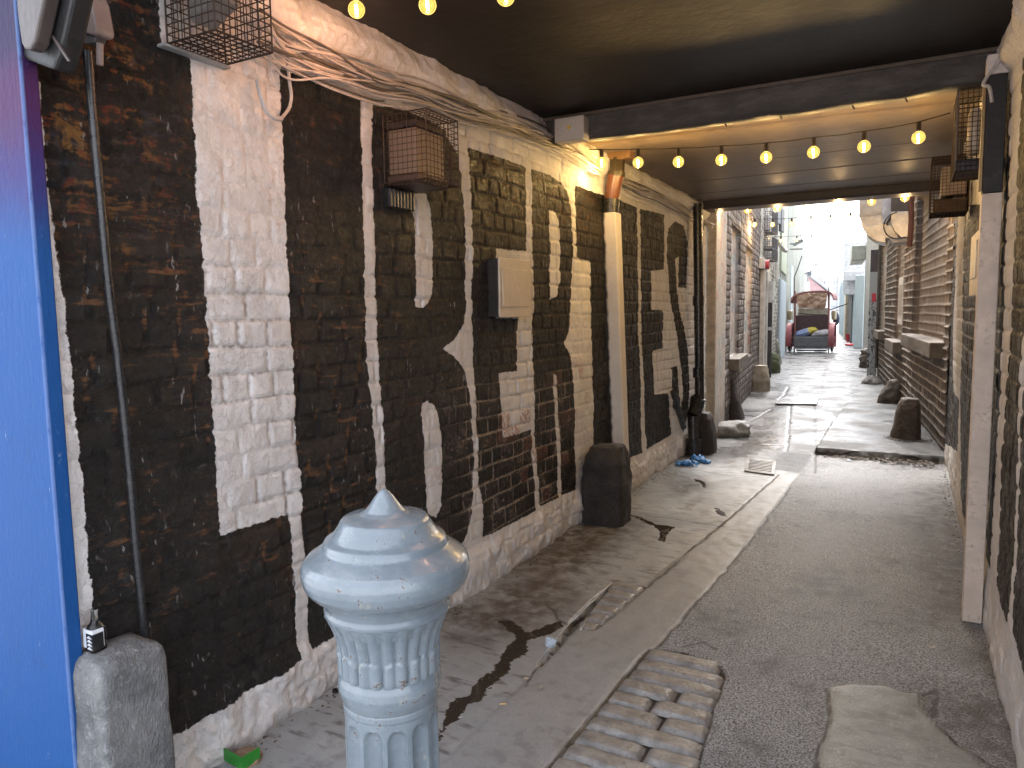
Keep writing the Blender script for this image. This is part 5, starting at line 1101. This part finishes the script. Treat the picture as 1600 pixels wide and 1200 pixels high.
# caged air units on the left wall
cagem = paint('grey_wire', (.25, .25, .26), .5, .4)
for (p1, p2, lab) in (((1189, 331), (1206, 362), 'upper wire cage round a white air unit on the cream building'), ((1189, 371), (1206, 388), 'middle wire cage round a white air unit on the cream building'), ((1189, 389), (1206, 406), 'lowest wire cage round a white air unit on the cream building')):
    Y = 15.4; a = on_y(*p1, Y); c = on_y(*p2, Y); t = thing('wire_cage', lab, 'air unit cage', (a[0], Y, c[2]), 'caged air units')
    wire_cage(t, a[0], c[0], Y, Y+.7, c[2], a[2], .045, .004, ('x1', 'y0', 'z0'), cagem)
    MB().box(a[0]+.02, a[0]+(c[0]-a[0])*.6, Y+.1, Y+.6, c[2]+.05, a[2]-.04).build('air_unit', paint('unit_white', (.62, .61, .6), .5), t, bevel=.02)
# floodlights on bracket, white gutter pipe, sign boards
Y = 21.; 
o = MB().tube([on_y(1205, 348, 19), on_y(1208, 362, 19), on_y(1216, 380, 19.3), on_y(1225, 391, 19.8), on_y(1228, 392, 20)], .05, 8).build('gutter_pipe', paint('gutter_white', (.66, .66, .62), .4), smooth=True); tag(o, 'white gutter pipe slanting down the cream building', 'pipe')
o = MB().tube([on_y(1213.5, 345, 19), on_y(1213.5, 440, 19)], .035, 8).build('rain_pipe', paint('rain_white', (.7, .7, .68), .4), smooth=True); tag(o, 'straight white rain pipe down the cream building', 'pipe')
sg = thing('wall_sign', 'dark projecting wall sign with pale edges high on the left buildings', 'sign', tuple(on_y(1219, 345, 20)))
a, c = on_y(1217, 325, 20), on_y(1221, 361, 20); MB().box(a[0], c[0], 20, 20.5, c[2], a[2]).build('board', paint('sign_dark', (.12, .12, .14), .5), sg, bevel=.01)
a, c = on_y(1211.5, 322, 19.5), on_y(1215.5, 348, 19.5); MB().box(a[0], c[0], 19.5, 20, c[2], a[2]).build('board', paint('sign_grey', (.25, .26, .3), .5), sg, bevel=.01)
fb = thing('floodlight', 'grey floodlight on a bracket arm reaching out from the left buildings', 'floodlight', tuple(on_y(1240, 380, 27)))
outl([(1238,383),(1246,376),(1254,373),(1255,376),(1246,380),(1240,384)], 27, .35).build('lamp_head', paint('flood_grey', (.22, .23, .25), .4), fb, bevel=.01)
MB().tube([on_y(1234, 381, 27.2), on_y(1242, 381, 27.2)], .03, 6).build('arm', paint('arm_grey', (.2, .2, .2), .4), fb)
MB().tube([on_y(1234, 389.5, 27.2), on_y(1254, 389, 27.2)], .025, 6).build('bracket_bar', paint('arm_grey2', (.2, .2, .2), .4), fb)
fb = thing('floodlight', 'far small dark floodlight on the low house above the red gable', 'floodlight', tuple(on_y(1263, 427, 50)))
outl([(1256,428),(1262,425),(1268,422),(1268,429),(1264,432),(1262,428)], 50, .4).build('lamp_head', paint('flood_dark', (.16, .18, .2), .4), fb, bevel=.01)
sp = thing('street_lamp', 'far street lamp with a flat pale head over the cart', 'street lamp', tuple(on_y(1268, 414, 60)))
outl([(1270,413),(1273,411),(1281,412.5),(1280,415),(1272,415.5)], 60, .5).build('lamp_head', paint('lamp_pale_grey', (.34, .35, .36), .4), sp, bevel=.02)
MB().tube([on_y(1262, 440, 60.2), on_y(1263, 415, 60.2), on_y(1271, 413, 60.2)], .06, 6).build('lamp_arm', paint('lamp_arm', (.35, .35, .35), .4), sp)
mt = thing('mast', 'thin far lattice mast with a crossbar above the distant block', 'mast', tuple(on_z(1309, 520)))
m = MB(); m.tube([(on_y(1308, 470, 120)[0], 120, 0), on_y(1308.5, 434, 120)], .14, 6); m.tube([on_y(1303, 434.5, 120), on_y(1314, 434.5, 120)], .12, 6); m.tube([on_y(1303.5, 434.5, 120), on_y(1304, 468, 120)], .08, 6); m.build('mast_frame', paint('mast_grey', (.45, .46, .48), .5), mt)

# ------------------------------------------------------------------ drain covers and litter
gt = thing('drain_grate', 'square iron gully grate set in a concrete frame by the blue gloves', 'drain', tuple(on_z(1182, 726)))
gm_ = paint('grate_iron', (.2, .2, .2), .32, .5, var=.4); void = paint('grate_void', (.006, .006, .006), .5)
A_, B_, C_, D_ = [on_z(x, y) for x, y in ((1167,736),(1170,719),(1209,723),(1206,741))]
lp = lambda s, t, z: tuple((A_*(1-s)+D_*s)*(1-t)+(B_*(1-s)+C_*s)*t+np.array([0, 0, z]))
MB().prism([lp(0, 0, .001), lp(1, 0, .001), lp(1, 1, .001), lp(0, 1, .001)], (0, 0, .003)).build('pit', void, gt)
m = MB(); 
for k in range(8): t = .06+k*.88/7; m.prism([lp(.05, t-.034, .004), lp(.95, t-.034, .004), lp(.95, t+.034, .004), lp(.05, t+.034, .004)], (0, 0, .006))
for s0, s1, t0, t1 in ((-.1, .04, -.06, 1.06), (.96, 1.1, -.06, 1.06), (.04, .96, -.08, 0), (.04, .96, 1., 1.09)): m.prism([lp(s0, t0, .0), lp(s1, t0, .0), lp(s1, t1, .0), lp(s0, t1, .0)], (0, 0, .011))
m.build('grate', gm_, gt, bevel=.002)
g2 = thing('drain_grate', 'long ribbed channel grate crossing the alley floor further on', 'drain', tuple(on_z(1248, 628)))
A_, B_, C_, D_ = [on_z(x, y) for x, y in ((1211,632),(1218,625),(1280,623.5),(1276,632.5))]
MB().prism([lp(0, 0, .01), lp(1, 0, .01), lp(1, 1, .01), lp(0, 1, .01)], (0, 0, .003)).build('pit', void, g2)
m = MB()
for k in range(24): s = (k+.5)/24; m.prism([lp(s-.012, .08, .013), lp(s+.012, .08, .013), lp(s+.012, .92, .013), lp(s-.012, .92, .013)], (0, 0, .01))
for t0, t1 in ((-.12, .1), (.9, 1.15)): m.prism([lp(0, t0, .012), lp(1, t0, .012), lp(1, t1, .012), lp(0, t1, .012)], (0, 0, .014))
m.build('grate', paint('grate_wet', (.3, .3, .3), .25, .5), g2)
glove_m = paint('nitrile_blue', (.03, .18, .46), .45, var=.2, dirt=(.2, .3, .5), dirty=.2)
def glove(label, c, rz, seed, sc=1.):
    r = random.Random(seed); m = MB()
    m.ball((0, 0, .018), 1, 22, 14, (.055*sc, .042*sc, .026*sc))
    for k in range(5):
        a = -1.0+k*.42+r.uniform(-.15, .15); L = (.05, .07, .078, .07, .055)[k]*sc
        p0 = np.array([.03*sc*math.cos(a), .035*sc*math.sin(a), .016]); d = np.array([math.cos(a*.8), math.sin(a*.8), 0])
        m.tube([p0, p0+d*L*.5+np.array([0, 0, r.uniform(0.005, .04)]), p0+d*L+np.array([r.uniform(-.02, .02), r.uniform(-.02, .02), r.uniform(-.006, .004)])], [.010*sc, .010*sc, .006*sc], 8)
    m.ball((-.06*sc, 0, .014), 1, 18, 10, (.035*sc, .036*sc, .013*sc))
    o = m.build('glove', glove_m, smooth=True); o.location = c; o.rotation_euler[2] = rz
    for q in o.data.vertices: q.co.z += .022*mn.noise(q.co*38)+.012*mn.noise(q.co*90); q.co.z = max(q.co.z, .004); q.co.x += .006*mn.noise(q.co*40)
    return tag(o, label, 'glove')
glove('crumpled blue rubber glove nearer the wall on the wet floor', on_z(1071, 727), .4, 1, 1.05)
glove('crumpled blue rubber glove nearer the drain grate', on_z(1096, 722), 2.6, 2, 1.15)
# green broken box by the wall
q = on_z(384, 1200); gx_ = thing('broken_box', 'broken bright green plastic corner full of grit at the foot of the wall', 'litter', tuple(q))
gp_ = paint('green_plastic', (.03, .27, .03), .45, var=.35, dirt=(.2, .17, .12), dirty=.5)
c1_ = on_z(378, 1206); c2_ = on_z(407, 1188); c3_ = on_z(350, 1190)
def wall_seg(a, c, h, t): 
    a, c = np.array(a), np.array(c); d = (c-a)/np.linalg.norm(c-a); n = np.array([-d[1], d[0], 0]); return [a, c, c+n*t, a+n*t], h
for a, c in ((c1_, c2_), (c3_, c1_)):
    P_, h = wall_seg(a, c, .042, .004); MB().prism([p+np.array([0, 0, .004]) for p in P_], (0, 0, h)).build('side', gp_, gx_, bevel=.001)
cc_ = (c1_+c2_+c3_)/3+np.array([-.01, .03, 0]); grit = paint('grit', (.30, .21, .14), .85, var=.35, bump=.006, bscale=90)
o = MB().ball((0, 0, 0), 1, 24, 12, (.055, .042, .03)).build('grit_heap', grit, gx_, True, loc=0); o.location = Vector(cc_)-Vector(gx_.location)
for vv in o.data.vertices: vv.co *= 1+.2*mn.noise(vv.co*30)
lit = [((786, 1102), .010, .026, (.52, .34, .17), 'orange cigarette end on the concrete by the dark wet runnel', 'cigarette_end', 'cigarette end'),
       ((822, 1062), .008, .018, (.45, .36, .25), 'pale cigarette end near the end of the drain slot', 'cigarette_end', 'cigarette end')]
for (p, r, L, c, lab, nm, cat) in lit:
    q = on_z(*p); o = MB().tube([(-L/2, 0, .006), (L/2, 0, .006)], .0042, 10).build(nm, paint(nm, c, .7), smooth=True); o.location = q; o.rotation_euler[2] = .5; tag(o, lab, cat)
q = on_z(524, 1082); o = MB().lathe([(.012, .003), (.012, .012), (.0075, .012), (.0075, .003)], (0, 0, 0), 24).build('metal_cap', paint('cap_black', (.02, .02, .02), .3, .6), smooth=True); o.location = q; tag(o, 'small black metal cap ring beside the cast iron bollard', 'litter')
q = on_z(862, 1014); m = MB().ball((0, 0, .02), 1, 14, 8, (.026, .018, .02)); o = m.build('paper_scrap', paint('scrap_blue', (.52, .6, .7), .6), smooth=False); o.location = (q[0]-.005, q[1], .005)
for vv in o.data.vertices: vv.co *= 1+.5*mn.noise(vv.co*70)
tag(o, 'crumpled pale blue paper scrap stuck in the drain slot', 'litter')
def flake(p, s, c, lab, nm='paper_scrap', cat='litter', seed=0, asp=.5):
    r = random.Random(seed); q = on_z(*p); n = 9; m = MB()
    pts = [(s*(1+.4*r.uniform(-1, 1))*math.cos(2*math.pi*i/n), asp*s*(1+.4*r.uniform(-1, 1))*math.sin(2*math.pi*i/n), .004+.006*r.random()) for i in range(n)]
    m.prism(pts, (0, 0, .002)); o = m.build(nm, paint(nm, c, .6)); o.location = (q[0], q[1], q[2]+.004); o.rotation_euler[2] = r.uniform(0, 3); return tag(o, lab, cat)
flake((1456, 1014), .018, (.6, .55, .48), 'small cream paper scrap on the asphalt in front of the square post', seed=1)
flake((845, 1078), .014, (.4, .38, .33), 'pale flattened paper scrap beside the concrete strip', seed=2)
flake((720, 1125), .010, (.55, .53, .5), 'white pebble sized scrap at the edge of the dark wet runnel', seed=3)
flake((1326, 721), .035, (.42, .48, .58), 'pale blue wrapper lying among the leaves at the step', seed=4)
# leaves and dirt swept against the step and the right wall: nobody could count them
lm_ = NB('dead_leaves'); ln = lm_.noise(30, 3, .6); lv = lm_.fin(lm_.mix(ln, (.02, .015, .011), (.11, .075, .045)), .7)
R = random.Random(9); m = MB()
def leafbit(x, y, z, s):
    a = R.uniform(0, 6.28); tl = R.uniform(-.5, .5); d = np.array([math.cos(a), math.sin(a), tl*.5]); e = np.array([-math.sin(a), math.cos(a), R.uniform(-.4, .4)])
    c = np.array([x, y, z]); P_ = [c+d*s, c+e*s*.5, c-d*s, c-e*s*.45]; m.add([*P_, *[p+np.array([0, 0, .0015]) for p in P_]], [(0, 1, 2, 3), (7, 6, 5, 4), (0, 4, 5, 1), (1, 5, 6, 2), (2, 6, 7, 3), (3, 7, 4, 0)])
for k in range(420):
    t = R.random()**.7; x = -.70+t*.95; y = 7.68-abs(R.gauss(0, .10*(.5+t))); leafbit(x, y, .006+.02*R.random()*t, R.uniform(.008, .026))
for k in range(260):
    q = on_z(1415, 700); a = R.uniform(2.6, 6.6); r = .17+abs(R.gauss(0, .04)); leafbit(q[0]+.03+r*math.cos(a), q[1]+.13+r*math.sin(a)*.8, .055+.03*R.random(), R.uniform(.006, .018))
for k in range(240):
    y = R.uniform(3.9, 7.9); leafbit(.33-abs(R.gauss(0, .03)), y, .008, R.uniform(.004, .012))
for k in range(200):
    y = R.uniform(1.5, 7.); leafbit(LX+.05+abs(R.gauss(0, .03)), y, .008, R.uniform(.003, .010))
o = m.build('leaf_litter', lv); tag(o, 'dead leaves and dirt gathered along the step and wall foot', 'leaves', kind='stuff')
